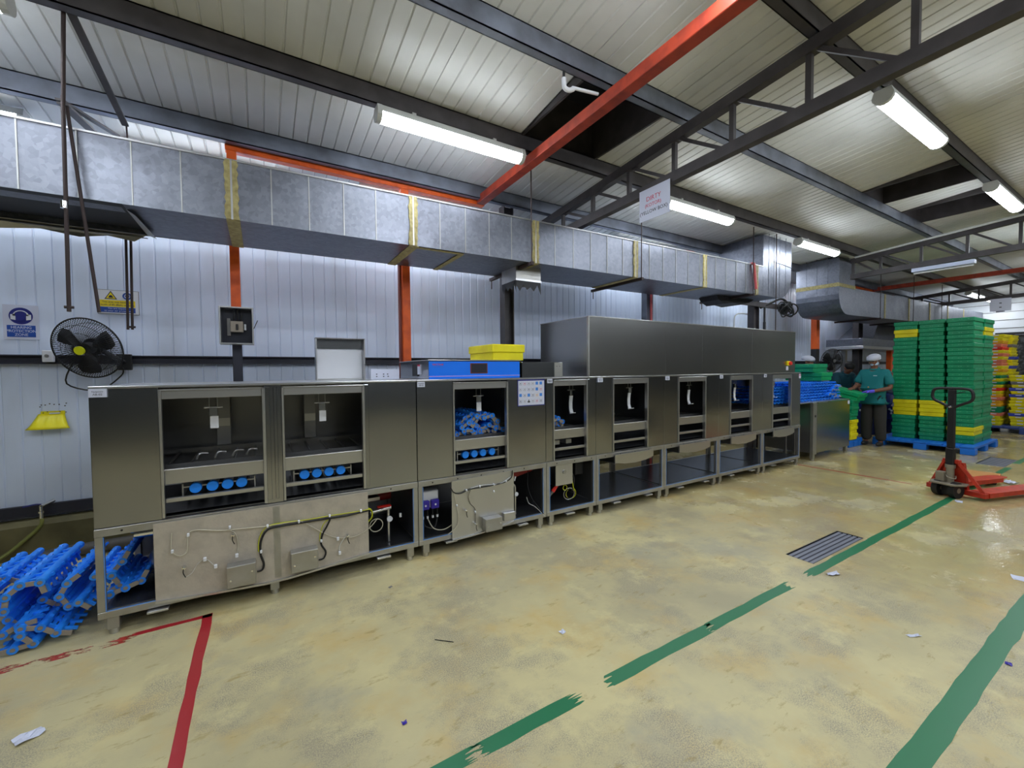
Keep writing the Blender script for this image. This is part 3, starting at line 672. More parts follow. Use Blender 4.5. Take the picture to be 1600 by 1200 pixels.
cab(m1, [(541, 837), (535, 845), (530, 855), (531, 863)], .0025, conduit, 'sensor_lead')
def clip(t, px, py, w=.012, h=.018, m_=white, nm='cable_clip', y=YM-.04):
    p = onY(px, py, y); return wp(MB().cbox(p.x-w/2, y-.008, p.z-h/2, p.x+w/2, y+.012, p.z+h/2, .002), nm, m_, t)
for p in ((294, 836), (359, 824), (418, 822), (467, 815), (515, 806), (564, 798), (269, 862), (408, 862), (502, 845)): clip(m1, *p)
for p in ((370, 868), (320, 874), (337, 885), (531, 864), (528, 842)): clip(m1, *p, w=.016, h=.022, nm='connector')
def gland(t, px, py, y=YM-.03):
    p = onY(px, py, y); a = wp(MB().cyl((p.x, YM-.05, p.z), (p.x, YM-.02, p.z), .011, 6).cyl((p.x, YM-.062, p.z), (p.x, YM-.05, p.z), .007, 10), 'cable_gland', chrome, t)
    wp(MB().tube([(p.x, YM-.06, p.z), (p.x-.002, YM-.06, p.z-.025), (p.x+.008, YM-.055, p.z-.055)], .003, 6), 'gland_lead', rubber, a)
gland(m1, 288, 886); gland(m1, 364, 835); gland(m1, 543, 836)
cab(m2, [(704, 762), (710, 770), (720, 771), (733, 765), (750, 762), (772, 758), (790, 753), (799, 746), (801, 735)], .0045, rubber)
cab(m2, [(708, 766), (713, 790), (716, 805), (716, 815), (712, 825), (700, 835)], .003, cablec, 'clear_hose')
cab(m2, [(735, 766), (732, 776), (735, 787), (742, 795), (743, 810), (742, 818)], .0022, rubber)
cab(m2, [(735, 763), (755, 758), (780, 756), (798, 745)], .003, conduit, 'clear_hose')
for p in ((729, 766), (750, 760), (772, 757), (791, 752), (743, 800), (714, 790), (772, 768)): clip(m2, *p, w=.010, h=.016)
gland(m2, 727, 797); gland(m2, 742, 818)
wp(MB().cbox(1.80, YM-.06, .17, 1.92, YM-.022, .24, .004), 'bracket', steel_l, m2)
# inside the openings of the base
def inx(t, mb, nm, m_, lab=None): return wp(mb, nm, m_, t, lab)
inx(m1, MB().cyl((-.70, 3.42, .50), (-.1, 3.42, .50), .030, 16), 'chrome_pipe', chrome)
inx(m1, MB().tube([(-.50, 3.55, .45), (-.56, 3.5, .36), (-.60, 3.46, .30), (-.5, 3.46, .27), (-.1, 3.46, .27)], .05, 12), 'wrapped_pipe', steel_l)
inx(m1, MB().cyl((-.6, 3.8, .42), (-.2, 3.8, .42), .07, 16), 'red_tank', redi)
inx(m1, MB().box(-.79, 3.5, .143, -.2, 3.51, .2), 'divider', steel_tray)
# right-hand opening of the first unit: valve, gauge, pump
inx(m1, MB().cyl((.95, 3.7, .42), (.6, 3.7, .42), .05, 14), 'red_tank', redi); inx(m1, MB().cbox(.70, 3.42, .455, .80, 3.5, .485, .003), 'solenoid', steel_l)
v = inx(m1, MB().cyl((.70, 3.32, .40), (.86, 3.32, .415), .014, 10).cyl((.84, 3.32, .41), (.84, 3.32, .145), .012, 10), 'valve_pipe', steel_l)
wp(MB().cbox(.755, 3.30, .43, .86, 3.34, .438, .002), 'valve_handle', redp, v); wp(MB().cyl((.845, 3.295, .33), (.845, 3.31, .33), .022, 18), 'pressure_gauge', white, v)
inx(m1, MB().tube([(.66, 3.26, .47), (.70, 3.27, .43), (.70, 3.27, .38), (.66, 3.27, .34)], .006, 6), 'earth_wire', cabley)
inx(m1, MB().ring((.74, 3.3, .30), (0, 1, 0), .05, .004, 20), 'hose_coil', cablec); inx(m1, MB().cyl((.93, 3.3, .33), (.93, 3.3, .36), .01, 10), 'bottle', white)
# dosing pumps in the second unit
dp = inx(m2, MB().cbox(1.085, 3.30, .36, 1.255, 3.42, .50, .006), 'dosing_pump', white)
for x in (1.13, 1.215):
    wp(MB().cbox(x-.035, 3.265, .355, x+.035, 3.30, .43, .006), 'pump_head', pumpblue, dp); wp(MB().cyl((x, 3.262, .392), (x, 3.266, .392), .008, 12), 'rotor_cap', white, dp)
    for q in (-.02, .02): wp(MB().cyl((x+q, 3.28, .355), (x+q, 3.28, .30), .006, 8), 'hose_stub', rubber, dp); wp(MB().cyl((x+q, 3.28, .30), (x+q, 3.28, .28), .009, 8), 'hose_nut', white, dp)
inx(m2, MB().tube([(1.11, 3.28, .28), (1.13, 3.27, .22), (1.2, 3.26, .20), (1.235, 3.28, .28)], .006, 6), 'pump_hose', rubber); inx(m2, MB().tube([(1.15, 3.28, .28), (1.19, 3.25, .2), (1.27, 3.23, .18), (1.34, 3.2, .22)], .004, 6), 'clear_hose', cablec)
inx(m2, MB().cbox(1.095, 3.45, .49, 1.23, 3.47, .55, .003), 'bracket', steel_l)
inx(m2, MB().prism([(1.93, .46), (2.24, .52), (2.24, .60), (1.93, .60)], 'y', 3.35, 3.6), 'red_tank', redi)
v = inx(m2, MB().tube([(1.93, 3.30, .41), (1.97, 3.30, .43), (2.005, 3.30, .42), (2.01, 3.30, .36), (2.01, 3.30, .15)], .011, 10), 'valve_pipe', steel_l)
wp(MB().cyl((2.02, 3.285, .34), (2.02, 3.30, .34), .019, 18), 'pressure_gauge', white, v); wp(MB().cyl((1.995, 3.29, .47), (2.01, 3.29, .51), .009, 8), 'valve_handle', white, v)
inx(m2, MB().tube([(2.16, 3.3, .56), (2.14, 3.28, .4), (2.17, 3.25, .28), (2.22, 3.22, .2), (2.25, 3.18, .14)], .004, 6), 'loose_lead', rubber)
inx(m2, MB().tube([(2.12, 3.27, .30), (2.14, 3.26, .24), (2.2, 3.24, .2), (2.26, 3.17, .12)], .003, 6), 'loose_lead', conduit)
# third unit: hanging back-plate, coiled wires, red-capped probe
inx(m3, MB().cbox(2.42, YM+.01, .37, 2.63, YM+.02, .575, .002), 'instrument_plate', steel_l); inx(m3, MB().cyl((2.52, YM-.005, .50), (2.52, YM+.01, .50), .02, 10), 'gland', steel_b)
pr = inx(m3, MB().cyl((2.36, 3.3, .22), (2.42, 3.26, .31), .014, 10), 'probe', greycr); wp(MB().cyl((2.42, 3.26, .31), (2.46, 3.24, .37), .019, 12, r2=.012), 'cap', redp, pr)
for r_, dx in ((.06, 0), (.05, .012), (.055, .024)): inx(m3, MB().ring((2.63+dx, 3.27, .25), (.2, 1, .1), r_, .0035, 22), 'wire_coil', (steel_l, rubber, cabley)[int(dx*90)])
inx(m3, MB().tube([(2.70, 3.3, .58), (2.67, 3.28, .48), (2.69, 3.26, .38), (2.66, 3.26, .28)], .008, 6), 'wire_bundle', rubber); inx(m3, MB().tube([(2.66, 3.27, .46), (2.66, 3.25, .36), (2.68, 3.25, .28)], .005, 6), 'earth_wire', cabley)
inx(m3, MB().ring((2.555, 3.24, .33), (0, 1, 0), .025, .0035, 16), 'earth_wire', cabley); inx(m3, MB().cbox(2.74, 3.3, .42, 2.84, 3.4, .57, .004), 'terminal_box', black)
for t, x in ((m4, 3.45), (m5, 4.5), (m6, 5.5)): inx(t, MB().sph((x, 3.75, .47), .07, 10, 6, (1.6, 1, .6)).cyl((x, 3.75, .47), (x+.05, 3.75, .56), .03), 'drain_valve', rubber)
inx(m6, MB().cyl((5.70, 3.62, .93), (5.70, 3.62, 1.34), .07, 20).cyl((5.70, 3.62, 1.08), (5.70, 3.62, 1.095), .075, 20), 'white_cylinder', white)

# steam hood
t = thing('steam_hood', 'long brushed steel hood standing on the far washing units', 'hood', (4.9, 3.63, ZT+.014))
zh = 2.035; hz = ZT+.0145
for a, b in ((2.84, 4.0), (4.0, 4.68), (4.68, 5.78), (5.78, 6.955)): wp(MB().cbox(a+.001, YM, hz, b-.001, YM+.012, zh, .002), 'front_panel', hoodm, t)
wp(MB().box(2.84, YM+.012, hz, 2.852, YK, zh), 'side_panel', hoodm, t); wp(MB().box(6.943, YM+.012, hz, 6.955, YK, zh), 'side_panel', hoodm, t)
wp(MB().box(2.852, YK-.012, hz, 6.943, YK, zh), 'back_panel', hoodm, t); wp(MB().cbox(2.835, YM-.004, zh, 6.96, YK+.004, zh+.008, .001), 'top_panel', steel_l, t)
wp(MB().box(2.825, YM-.006, hz, 2.84, YM+.02, zh), 'corner_strip', steel_b, t)
e = wp(MB().cbox(6.70, YM-.02, 1.535, 6.78, YM, 1.60, .003), 'emergency_stop', signyel, t); wp(MB().cyl((6.755, YM-.045, 1.568), (6.755, YM-.02, 1.568), .026, 16), 'button', redp, e)
wp(MB().box(6.69, YM-.003, 1.465, 6.75, YM-.0005, 1.525), 'paper_tag', paper, t)
# control box
cz = ZT+.0145
t = thing('control_box', 'blue-fronted steel control box with red-framed screen on the washing line', 'control box', (1.6, 3.66, cz))
ct_ = 1.59
wp(MB().cbox(1.165, YM+.045, cz, 2.035, 4.04, ct_-.005, .003), 'cabinet', steel, t); wp(MB().cbox(1.155, YM+.03, ct_-.005, 2.045, 4.05, ct_+.002, .002), 'lid', steel_l, t)
fp = wp(MB().cbox(1.165, YM+.038, cz+.002, 2.035, YM+.045, ct_-.012, .002), 'blue_front_panel', panelblue, t)
sc_ = wp(MB().box(1.535, YM+.035, 1.475, 1.70, YM+.038, 1.563), 'screen_bezel', darkred, fp); wp(MB().box(1.543, YM+.034, 1.48, 1.692, YM+.036, 1.558), 'screen', meshd, sc_)
wp(MB().box(1.165, YM+.036, 1.452, 2.035, YM+.038, 1.457), 'stripe', mat('stripe_pink', rgb(206, 170, 222), .5), fp)
wtext('HACTAAR', .021, inkred, fp, (1.243, YM+.0372, 1.551), sx=1.0); wtext('HACTAAR', .021, inkred, fp, (1.2435, YM+.0371, 1.5505), sx=1.0)
wtext('INTERNATIONAL', .0115, skyblue, fp, (1.243, YM+.0372, 1.533))
iso = wp(MB().box(1.156, YM+.30, 1.455, 1.165, YM+.44, 1.56), 'isolator_switch', black, t); wp(MB().box(1.153, YM+.22, 1.47, 1.165, YM+.29, 1.555), 'warning_tag', paper, t); wp(MB().box(1.152, YM+.22, 1.54, 1.153, YM+.29, 1.555), 'tag_header', inkred, t)
# small boxes right of control box
t = thing('terminal_box', 'low plain steel box between the control box and the hood', 'box', (2.3, 3.5, cz))
wp(MB().cbox(2.06, YM+.04, cz, 2.53, 3.9, 1.575, .004), 'cabinet', steel, t); wp(MB().cbox(2.43, YM+.034, cz+.002, 2.528, YM+.04, 1.57, .002), 'cover', steel_b, t)
for x in (2.455, 2.49): wp(MB().cyl((x, YM+.03, 1.535), (x, YM+.034, 1.535), .004, 8), 'screw', chrome, t)
# tray crate on the control box
def crate_mesh(w, d, h, m_, bands=1, nm='crate', foot=.0, rimp=.012):
    """stackable plastic crate: body w(x) d(y) h(z), proud rim band(s), hollow top"""
    b = MB(); b.m(m_); e = rimp; hw, hd = w/2, d/2
    b.cbox(-hw+e, -hd+e, 0, hw-e, hd-e, h*.50, .006)
    b.cbox(-hw, -hd, h*.50, hw, hd, h*.985, .007)
    # lip ring on top (recessed inside)
    b.box(-hw+.02, -hd+.02, h*.985, hw-.02, hd-.02, h*.986)
    for x in (-hw*.55, -hw*.1, hw*.1, hw*.55):     # moulded notches
        b.m(scuff if m_ in (green, greenb) else m_)
        b.box(x-.009, -hd-.0015, h*.80, x+.009, -hd, h*.84)
    for y in (-hd*.55, -hd*.08, hd*.08, hd*.55): b.box(-hw-.0015, y-.008, h*.80, -hw, y+.008, h*.84); b.box(-hw+e-.0015, y-.006, h*.2, -hw+e, y+.006, h*.25)
    return b.mesh(nm, m_)
ycr = crate_mesh(.36, .52, .155, yellow)
o = bpy.data.objects.new('plastic_crate', ycr); COL.objects.link(o); o.location = (2.02, 3.66, ct_+.0025); tag(o, 'bright yellow plastic crate on top of the blue control box', 'crate')
# steel lid standing on the first unit
t = thing('steel_tray', 'open steel box lid standing upright on the first washing unit', 'tray', (.6, 3.9, cz))
wp(MB().cbox(.41, 3.95, cz, .79, 3.96, 1.785, .002), 'back_sheet', white, t)
wp(MB().prism([(.412, 1.70), (.788, 1.70), (.788, 1.78), (.412, 1.78)], 'y', 3.94, 3.949), 'upper_band', steel, t)
wp(MB().cbox(.40, 3.87, 1.785, .80, 3.965, 1.792, .001), 'top_flange', steel_d, t); wp(MB().cbox(.40, 3.87, cz, .409, 3.965, 1.785, .001), 'side_flange', steel_l, t); wp(MB().cbox(.791, 3.87, cz, .80, 3.965, 1.785, .001), 'side_flange', steel_l, t); wp(MB().cbox(.41, 3.93, cz, .79, 3.949, cz+.012, .001), 'bottom_flange', steel_l, t)
t = thing('instruction_plate', 'white plate with small dark symbols propped beside the steel lid', 'sign', (.93, 3.75, cz))
pp = wp(MB().cbox(.82, 3.75, cz, 1.07, 3.757, 1.52, .001), 'plate', paper, t)
for i, (x, z) in enumerate(((.87, 1.475), (.93, 1.475), (.965, 1.475), (.87, 1.455), (.93, 1.455), (.97, 1.455))): wp(MB().box(x-.006, 3.749, z-.004, x+.006, 3.75, z+.004), 'symbol', ink, pp)
# poster
t = thing('instruction_poster', 'blue-bordered poster of small pictures on the steel front panel', 'poster', (2.135, YM-.0092, 1.17))
bp = wp(MB().box(1.985, YM-.003, 1.17, 2.285, YM-.0012, 1.418), 'border', inknavy, t); wp(MB().box(1.992, YM-.0038, 1.178, 2.278, YM-.003, 1.402), 'sheet', paper, t)
cols = [[ink, inkred, greycr, greycr, skyblue, skyblue], [greycr, greycr, ink, ink, skyblue, inkred], [skyblue, ink, skyblue, ink, amber, skyblue], [ink, greycr, black, greycr, inkred, ink]]
for r_ in range(4):
    for c_ in range(6):
        x = 2.015+c_*.045; z = 1.378-r_*.054; q = cols[r_][c_]
        if q is skyblue: b = MB().box(x-.014, YM-.0042, z-.014, x+.014, YM-.0038, z+.014)
        elif q is black: b = MB().box(x-.014, YM-.0042, z-.014, x+.014, YM-.0038, z-.002).box(x-.006, YM-.0042, z, x+.006, YM-.0038, z+.01)
        else: b = MB().box(x-.014, YM-.0042, z-.014, x+.014, YM-.0038, z-.012).box(x-.014, YM-.0042, z-.011, x-.0125, YM-.0038, z+.014).box(x+.0125, YM-.0042, z-.011, x+.014, YM-.0038, z+.014).box(x-.003, YM-.0042, z-.006, x+.004, YM-.0038, z+.006)
        wp(b, 'printed_picture', q, t)

# ================================================================== AIR DUCTS
DY0, DY1 = 3.5, 4.22
def dz(x): return 2.562+.0075*x, 2.968+.0125*x       # bottom, top of the long duct
t = thing('air_duct', 'long galvanised duct with taped joints hanging over the washing line', 'air duct', (2, 3.86, 2.56))
def duct_sec(t, x0, x1, zf, y0=DY0, y1=DY1, nm='duct_section', hole=None):
    (b0, t0), (b1, t1) = zf(x0), zf(x1); m = MB().m(galv)
    v = [(x0,y0,b0),(x1,y0,b1),(x1,y1,b1),(x0,y1,b0),(x0,y0,t0),(x1,y0,t1),(x1,y1,t1),(x0,y1,t0)]
    m.add(v, ([(0,3,2,1)] if not hole else [])+[(4,5,6,7),(0,1,5,4),(2,3,7,6)])
    if hole:
        a, b = hole
        m.add([(x0,y0,b0),(a,y0,b0),(a,y1,b0),(x0,y1,b0)], [(0,3,2,1)]); m.add([(b,y0,b1),(x1,y0,b1),(x1,y1,b1),(b,y1,b1)], [(0,3,2,1)])
        m.add([(a,y0,b0),(b,y0,b0),(b,y0+.10,b0),(a,y0+.12,b0)], [(0,3,2,1)]); m.add([(a,y1-.05,b0),(b,y1-.03,b0),(b,y1,b0),(a,y1,b0)], [(0,3,2,1)])
    return wp(m, nm, galv, t)
tapes = [-.145, 1.14, 2.40, 3.83, 5.16, 6.42]
xs = [-3.6]+tapes+[6.6]
for i in range(len(xs)-1):
    q = duct_sec(t, xs[i], xs[i+1], dz, hole=(-1.6, -.72) if i == 0 else None)
    x = xs[i]+.24
    while x < xs[i+1]-.08: b, tt = dz(x); wp(MB().box(x-.0035, DY0-.005, b, x+.0035, DY0-.0005, tt), 'stiffening_seam', steel_b, q); x += .245
fl_ = MB()
for x0, x1 in zip(xs[:-1], xs[1:]):
    fl_.bar((x0, DY0-.002, dz(x0)[1]), (x1, DY0-.002, dz(x1)[1]), .012, .012)
wp(fl_, 'edge_flange', steel_l, t)
for x in tapes:
    b, tt = dz(x); m = MB(); n = 14; w = .038
    for sgn in (-1, 1):
        pr = []
        for k in range(n+1): z = b+(tt-b)*k/n; pr.append((x+sgn*(w+random.uniform(-.007, .007)), z))
        inner = [(x+sgn*.006, b+(tt-b)*k/n) for k in range(n, -1, -1)]
        m.prism(pr+inner if sgn > 0 else pr+inner, 'y', DY0-.009, DY0-.0008)
    m.box(x-.035, DY0, b-.006, x+.045, DY1, b-.0008)
    wp(m, 'sealing_tape', tape, t); wp(MB().box(x-.006, DY0-.007, b, x+.006, DY0-.0008, tt), 'joint_angle', steel_l, t)
b = dz(1.3)[0]
wp(MB().box(1.19, DY0+.02, b-.005, 1.62, DY0+.06, b-.0008).box(1.58, DY0+.06, b-.005, 1.63, DY1, b-.0008), 'sealing_tape', tape, t)
# torn opening: black sheet put in for the shade inside, bent flaps
wp(MB().box(-1.62, DY0+.02, 2.60, -.70, DY1-.02, 2.605), 'inner_shade_sheet', black, t)
wp(MB().add([(-1.6, DY1-.05, 2.552), (-.72, DY1-.03, 2.556), (-.80, DY1-.01, 2.50), (-.95, DY1, 2.525), (-1.1, DY1-.01, 2.49), (-1.3, DY1, 2.52), (-1.55, DY1-.01, 2.48)], [(0, 1, 2, 3, 4, 5, 6)]).add([(-.72, DY0+.10, 2.557), (-.72, DY1-.03, 2.557), (-.66, DY1-.05, 2.53), (-.68, DY0+.14, 2.535)], [(0, 1, 2, 3)]), 'torn_flap', steel_b, t)
# riser of the long duct: vertical part with rounded outer corner
def riser(t, x0, x1, side, zb, top):
    """front outline in xz; side=+1 outer corner at x1, -1 outer corner at x0"""
    R_ = .36; pr = []
    for k in range(7):
        a = math.pi/2*k/6
        pr.append((x1-R_+R_*math.sin(a), zb+R_-R_*math.cos(a)) if side > 0 else (x0+R_-R_*math.sin(a), zb+R_-R_*math.cos(a)))
    if side > 0: poly = [(x0, zb)]+pr+[(x1, top), (x0, top)]
    else: poly = [(x1, zb)]+pr+[(x0, top), (x1, top)]
    return wp(MB().prism(poly, 'y', DY0, DY1), 'riser_elbow', galv, t)
q = riser(t, 6.602, 7.44, 1, dz(6.6)[0], 3.53)
for x in (6.76, 6.92, 7.08, 7.26): wp(MB().box(x-.004, DY0-.004, 2.63, x+.004, DY0-.0004, 3.57), 'stiffening_seam', galv, q)
wp(MB().tube([(6.9, DY0-.003, 3.16), (7.43, DY0-.003, 3.13)], .005, 5), 'seam', galv, q)
# small downward stub with torn dark bellows
s_ = wp(MB().box(2.29, 3.70, 2.44, 2.60, 3.712, 2.585).box(2.29, 3.99, 2.44, 2.60, 4.0, 2.585).box(2.29, 3.712, 2.44, 2.30, 3.99, 2.585).box(2.59, 3.712, 2.44, 2.60, 3.99, 2.585), 'drop_stub', steel_b, t)
wp(MB().box(2.285, 3.695, 2.435, 2.605, 3.70, 2.455), 'rim', steel_l, s_)
zz = [.05, .11, .04, .09, .06, .10, .03, .13]
m = MB(); P_ = [(2.29+.31*k/7, 3.70) for k in range(8)]
m.add([(x, y, 2.436) for x, y in P_]+[(x, y, 2.436-zz[k]) for k, (x, y) in enumerate(P_)], [(k, k+1, 9+k, 8+k) for k in range(7)])
P_ = [(2.29, 3.70+.3*k/7) for k in range(8)]
m.add([(x, y, 2.436) for x, y in P_]+[(x, y, 2.436-zz[7-k]) for k, (x, y) in enumerate(P_)], [(k, k+1, 9+k, 8+k) for k in range(7)])
wp(m, 'torn_bellows', black, s_)
# torn patch under the riser
wp(MB().prism([(5.9, 2.60), (6.9, 2.61), (6.75, 2.55), (6.5, 2.50), (6.3, 2.52), (6.1, 2.49), (5.95, 2.54)], 'y', 3.8, 4.1), 'torn_bellows', black, t)
# hangers: rods from the purlins and straps under the duct
def rod(name, label, a, b, r=.006, extra=None, grp=None):
    t = thing(name, label, 'hanger', b); wp(MB().cyl(a, b, r, 8), 'rod', rodm, t); return t
for i, (x, lab) in enumerate(((2.33, 'hanger rod and strap left of the drop stub'), (3.90, 'hanger rod and strap below the DIRTY sign'), (6.28, 'hanger rod and strap beside the red pipe'))):
    b = dz(x)[0]; h = rod('duct_hanger', lab, (x, DY0-.03, roof(DY0)-.01), (x, DY0-.03, b-.03)); wp(MB().box(x-.015, DY0-.05, b-.036, x+.015, DY1+.12, b-.003), 'strap', rodm, h); wp(MB().cyl((x, DY1+.09, b-.03), (x, DY1+.09, b-.13), .006, 6), 'tail', rodm, h)
h = rod('duct_hanger', 'thin long rod in front of the duct riser', (6.92, DY0-.03, roof(DY0)-.01), (6.92, DY0-.03, 2.05), .007)
h = rod('duct_hanger', 'thin rod meeting the left end of the orange beam', (-.19, 4.25, roof(4.25)-.02), (-.19, 4.25, 3.46), .006)
# left rods hanging in front of the duct
p0 = onY(99, 0, 3.25); p1 = onY(98, 152, 3.40)
t = thing('hanging_rod', 'long dark rod hanging in front of the duct above the fan', 'rod', onY(108, 487, 3.40))
wp(MB().cyl(onY(99, -25, 3.25), onY(99, 160, 3.40), .010, 8), 'upper_bar', rodm, t); wp(MB().cyl(onY(98, 150, 3.40), onY(108, 487, 3.40), .010, 8), 'lower_bar', rodm, t)
wp(MB().bar(onY(92, 155, 3.40), onY(183, 212, 4.1), .035, .012), 'bracket_arm', purlinm, t); wp(MB().bar(onY(98, 162, 3.40), onY(145, 206, 3.9), .05, .012), 'bracket_arm', purlinm, t)
p = onY(108, 480, 3.40); wp(MB().cyl(p-Vector((.02, 0, 0)), p+Vector((.02, 0, 0)), .008, 6), 'nut', rodm, t); p = onY(100, 320, 3.40); wp(MB().cyl(p-Vector((0, 0, .02)), p+Vector((0, 0, .02)), .018, 6), 'clamp', chrome, t)
t = thing('hanging_rod', 'slanting dark rod crossing the yellow and blue sign', 'rod', onY(155, 488, 3.42)); wp(MB().cyl(onY(104, 165, 3.42), onY(155, 488, 3.42), .009, 8), 'rod', rodm, t)
t = thing('hanging_rod', 'angle bar sloping from the dark purlin to the duct', 'rod', onY(196, 198, 4.15)); wp(MB().bar(onY(107, 12, 3.24), onY(196, 196, 4.15), .038, .014), 'angle_bar', purlinm, t); wp(MB().cyl(onY(197, 190, 4.15), onY(199, 218, 4.15), .006, 6), 'rod', rodm, t)
for (a, b, lab) in (((195, 300), (200, 515), 'rusty rod hanging behind the duct, nearer the sign edge'), ((203, 300), (207, 515), 'rusty rod hanging behind the duct, with a nut')):
    t = thing('hanging_rod', lab, 'rod', onY(*b, 4.27)); wp(MB().cyl(onY(*a, 4.27), onY(*b, 4.27), .0085, 8), 'rod', rodm, t)
    if b[0] > 203: p = onY(207, 511, 4.27); wp(MB().cyl(p-Vector((.018, 0, 0)), p+Vector((.018, 0, 0)), .008, 6), 'nut', rodm, t)
# second duct
t = thing('air_duct', 'second galvanised duct turning down beside the crates with a yellow taped riser', 'air duct', (9.5, 3.86, 2.5))
z2 = lambda x: (2.50+.018*(x-9.85), 3.02+.012*(x-9.85))
q = riser(t, 9.17, 9.85, -1, 2.50, 3.53)
wp(MB().box(9.163, DY0-.004, 3.0, 9.17, DY1, 3.07).box(9.165, DY0-.008, 3.0, 9.86, DY0-.0005, 3.06), 'sealing_tape', tape, t)
for y in (3.68, 3.86, 4.04): wp(MB().box(9.165, y-.004, 2.9, 9.1695, y+.004, 3.57), 'stiffening_seam', galv, q)
xs2 = [9.852, 11.3, 12.7, 14.1, 15.5, 16.9, 18.9]
for i in range(len(xs2)-1):
    q = duct_sec(t, xs2[i], xs2[i+1], z2)
    for x in ([xs2[i]+.02] if i else []): b, tt = z2(x); wp(MB().box(x-.03, DY0-.008, b, x+.03, DY0-.0008, tt), 'sealing_tape', tape, t)
for i, x in enumerate((11.0, 12.9, 14.9)):
    h = rod('duct_hanger', ('hanger rod in front of the second duct, nearest', 'hanger rod in front of the second duct, middle', 'hanger rod in front of the second duct, farthest')[i], (x, DY0-.03, roof(DY0)-.01), (x, DY0-.03, z2(x)[0]-.03)); wp(MB().box(x-.015, DY0-.05, z2(x)[0]-.036, x+.015, DY1+.05, z2(x)[0]-.003), 'strap', rodm, h)
# red pipe bits near the riser and cable mess between the ducts
c = MB().tube([(5.35, 4.28, 3.32), (5.6, 4.0, 3.25), (6.2, DY0+.3, 3.08), (6.30, DY0-.02, 3.06)], .014, 8).tube([(6.30, DY0-.025, 3.06), (6.33, DY0-.025, 2.9), (6.36, DY0-.03, 2.68)], .02, 8).build('red_pipe', pink); tag(c, 'red pipe running over the duct and down its face', 'pipe')
m = MB()
for k in range(12): m.ring((8.60+.035*math.sin(k*2.1), 4.12+.06*math.cos(k*1.3), 2.63+.05*math.sin(k*1.7)), (math.cos(k), .6, .7*math.sin(k*1.9)), .075+.015*(k % 4), .013, 18)
m.tube([(8.0, 4.28, 2.62), (8.3, 4.22, 2.74), (8.6, 4.2, 2.82), (8.9, 4.2, 2.72)], .02, 8)
c = m.build('cable_coil', rubber); tag(c, 'tangle of black cable coiled between the two duct risers', 'cable')
t = thing('cable_tray', 'steel cross bracket behind the hood carrying cables', 'bracket', (8.2, 4.28, 2.6)); wp(MB().cbox(7.3, 4.24, 2.63, 9.1, 4.28, 2.72, .003), 'channel', purlinm, t); wp(MB().cyl((8.1, 4.26, 2.63), (8.1, 4.26, 2.32), .018, 8).cyl((8.1, 4.26, 2.36), (8.1, 4.26, 2.2), .024, 8), 'drop_handle', black, t)
c = MB().tube([(8.0, 4.45, 2.5), (7.7, 4.45, 2.52), (7.5, 4.45, 2.48), (7.44, 4.45, 2.35), (7.44, 4.45, 1.9)], .012, 8).build('conduit_bend', conduit); tag(c, 'thin bent conduit on the wall behind the hood', 'conduit')
# white bent pipe hanging by the diagonal beam
t = thing('plastic_pipe', 'short white bent pipe hanging beside the red roof beam', 'pipe', onY(882, 138, 2.3))
wp(MB().tube([onY(881, 122, 2.3), onY(882, 136, 2.3), onY(889, 141, 2.3), onY(896, 139, 2.3)], .016, 10), 'elbow', white, t); wp(MB().cyl(onY(894, 137, 2.3), onY(934, 147, 2.3), .011, 10), 'pipe', white, t); wp(MB().cyl(onY(881, 112, 2.3), onY(881, 124, 2.3), .009, 8), 'hook', black, t)
# DIRTY sign
t = thing('hanging_sign', 'white laminated sign reading DIRTY hung from the first truss', 'sign', (3.05, 2.6, 2.85))
zt = 3.135; zb_ = 2.855; sg = wp(MB().box(3.046, 2.40, zb_, 3.050, 2.735, zt), 'sheet', paper, t)
RT = (math.pi/2, 0, -math.pi/2)
wtext('DIRTY', .058, inkred, sg, (3.0455, 2.575, 3.04), rot=RT); wtext('(KOTOR)', .044, inkred, sg, (3.0455, 2.58, 2.983), rot=RT); wtext('(YELLOW BOX)', .044, ink, sg, (3.0455, 2.575, 2.925), rot=RT)
t = thing('hanging_sign', 'far white notice hung from the third truss', 'sign', (15.2, 2.5, 2.8)); p = onX(1547, 468, 15.24); q_ = onX(1580, 485, 15.24)
sg = wp(MB().box(15.236, q_.y, q_.z, 15.24, p.y, p.z), 'sheet', paper, t)
for k in range(3): wp(MB().box(15.234, q_.y+.15-.05*(k == 2), p.z-.12-.1*k, 15.236, p.y-.15+.05*(k == 2), p.z-.10-.1*k), 'print_line', ink, sg)

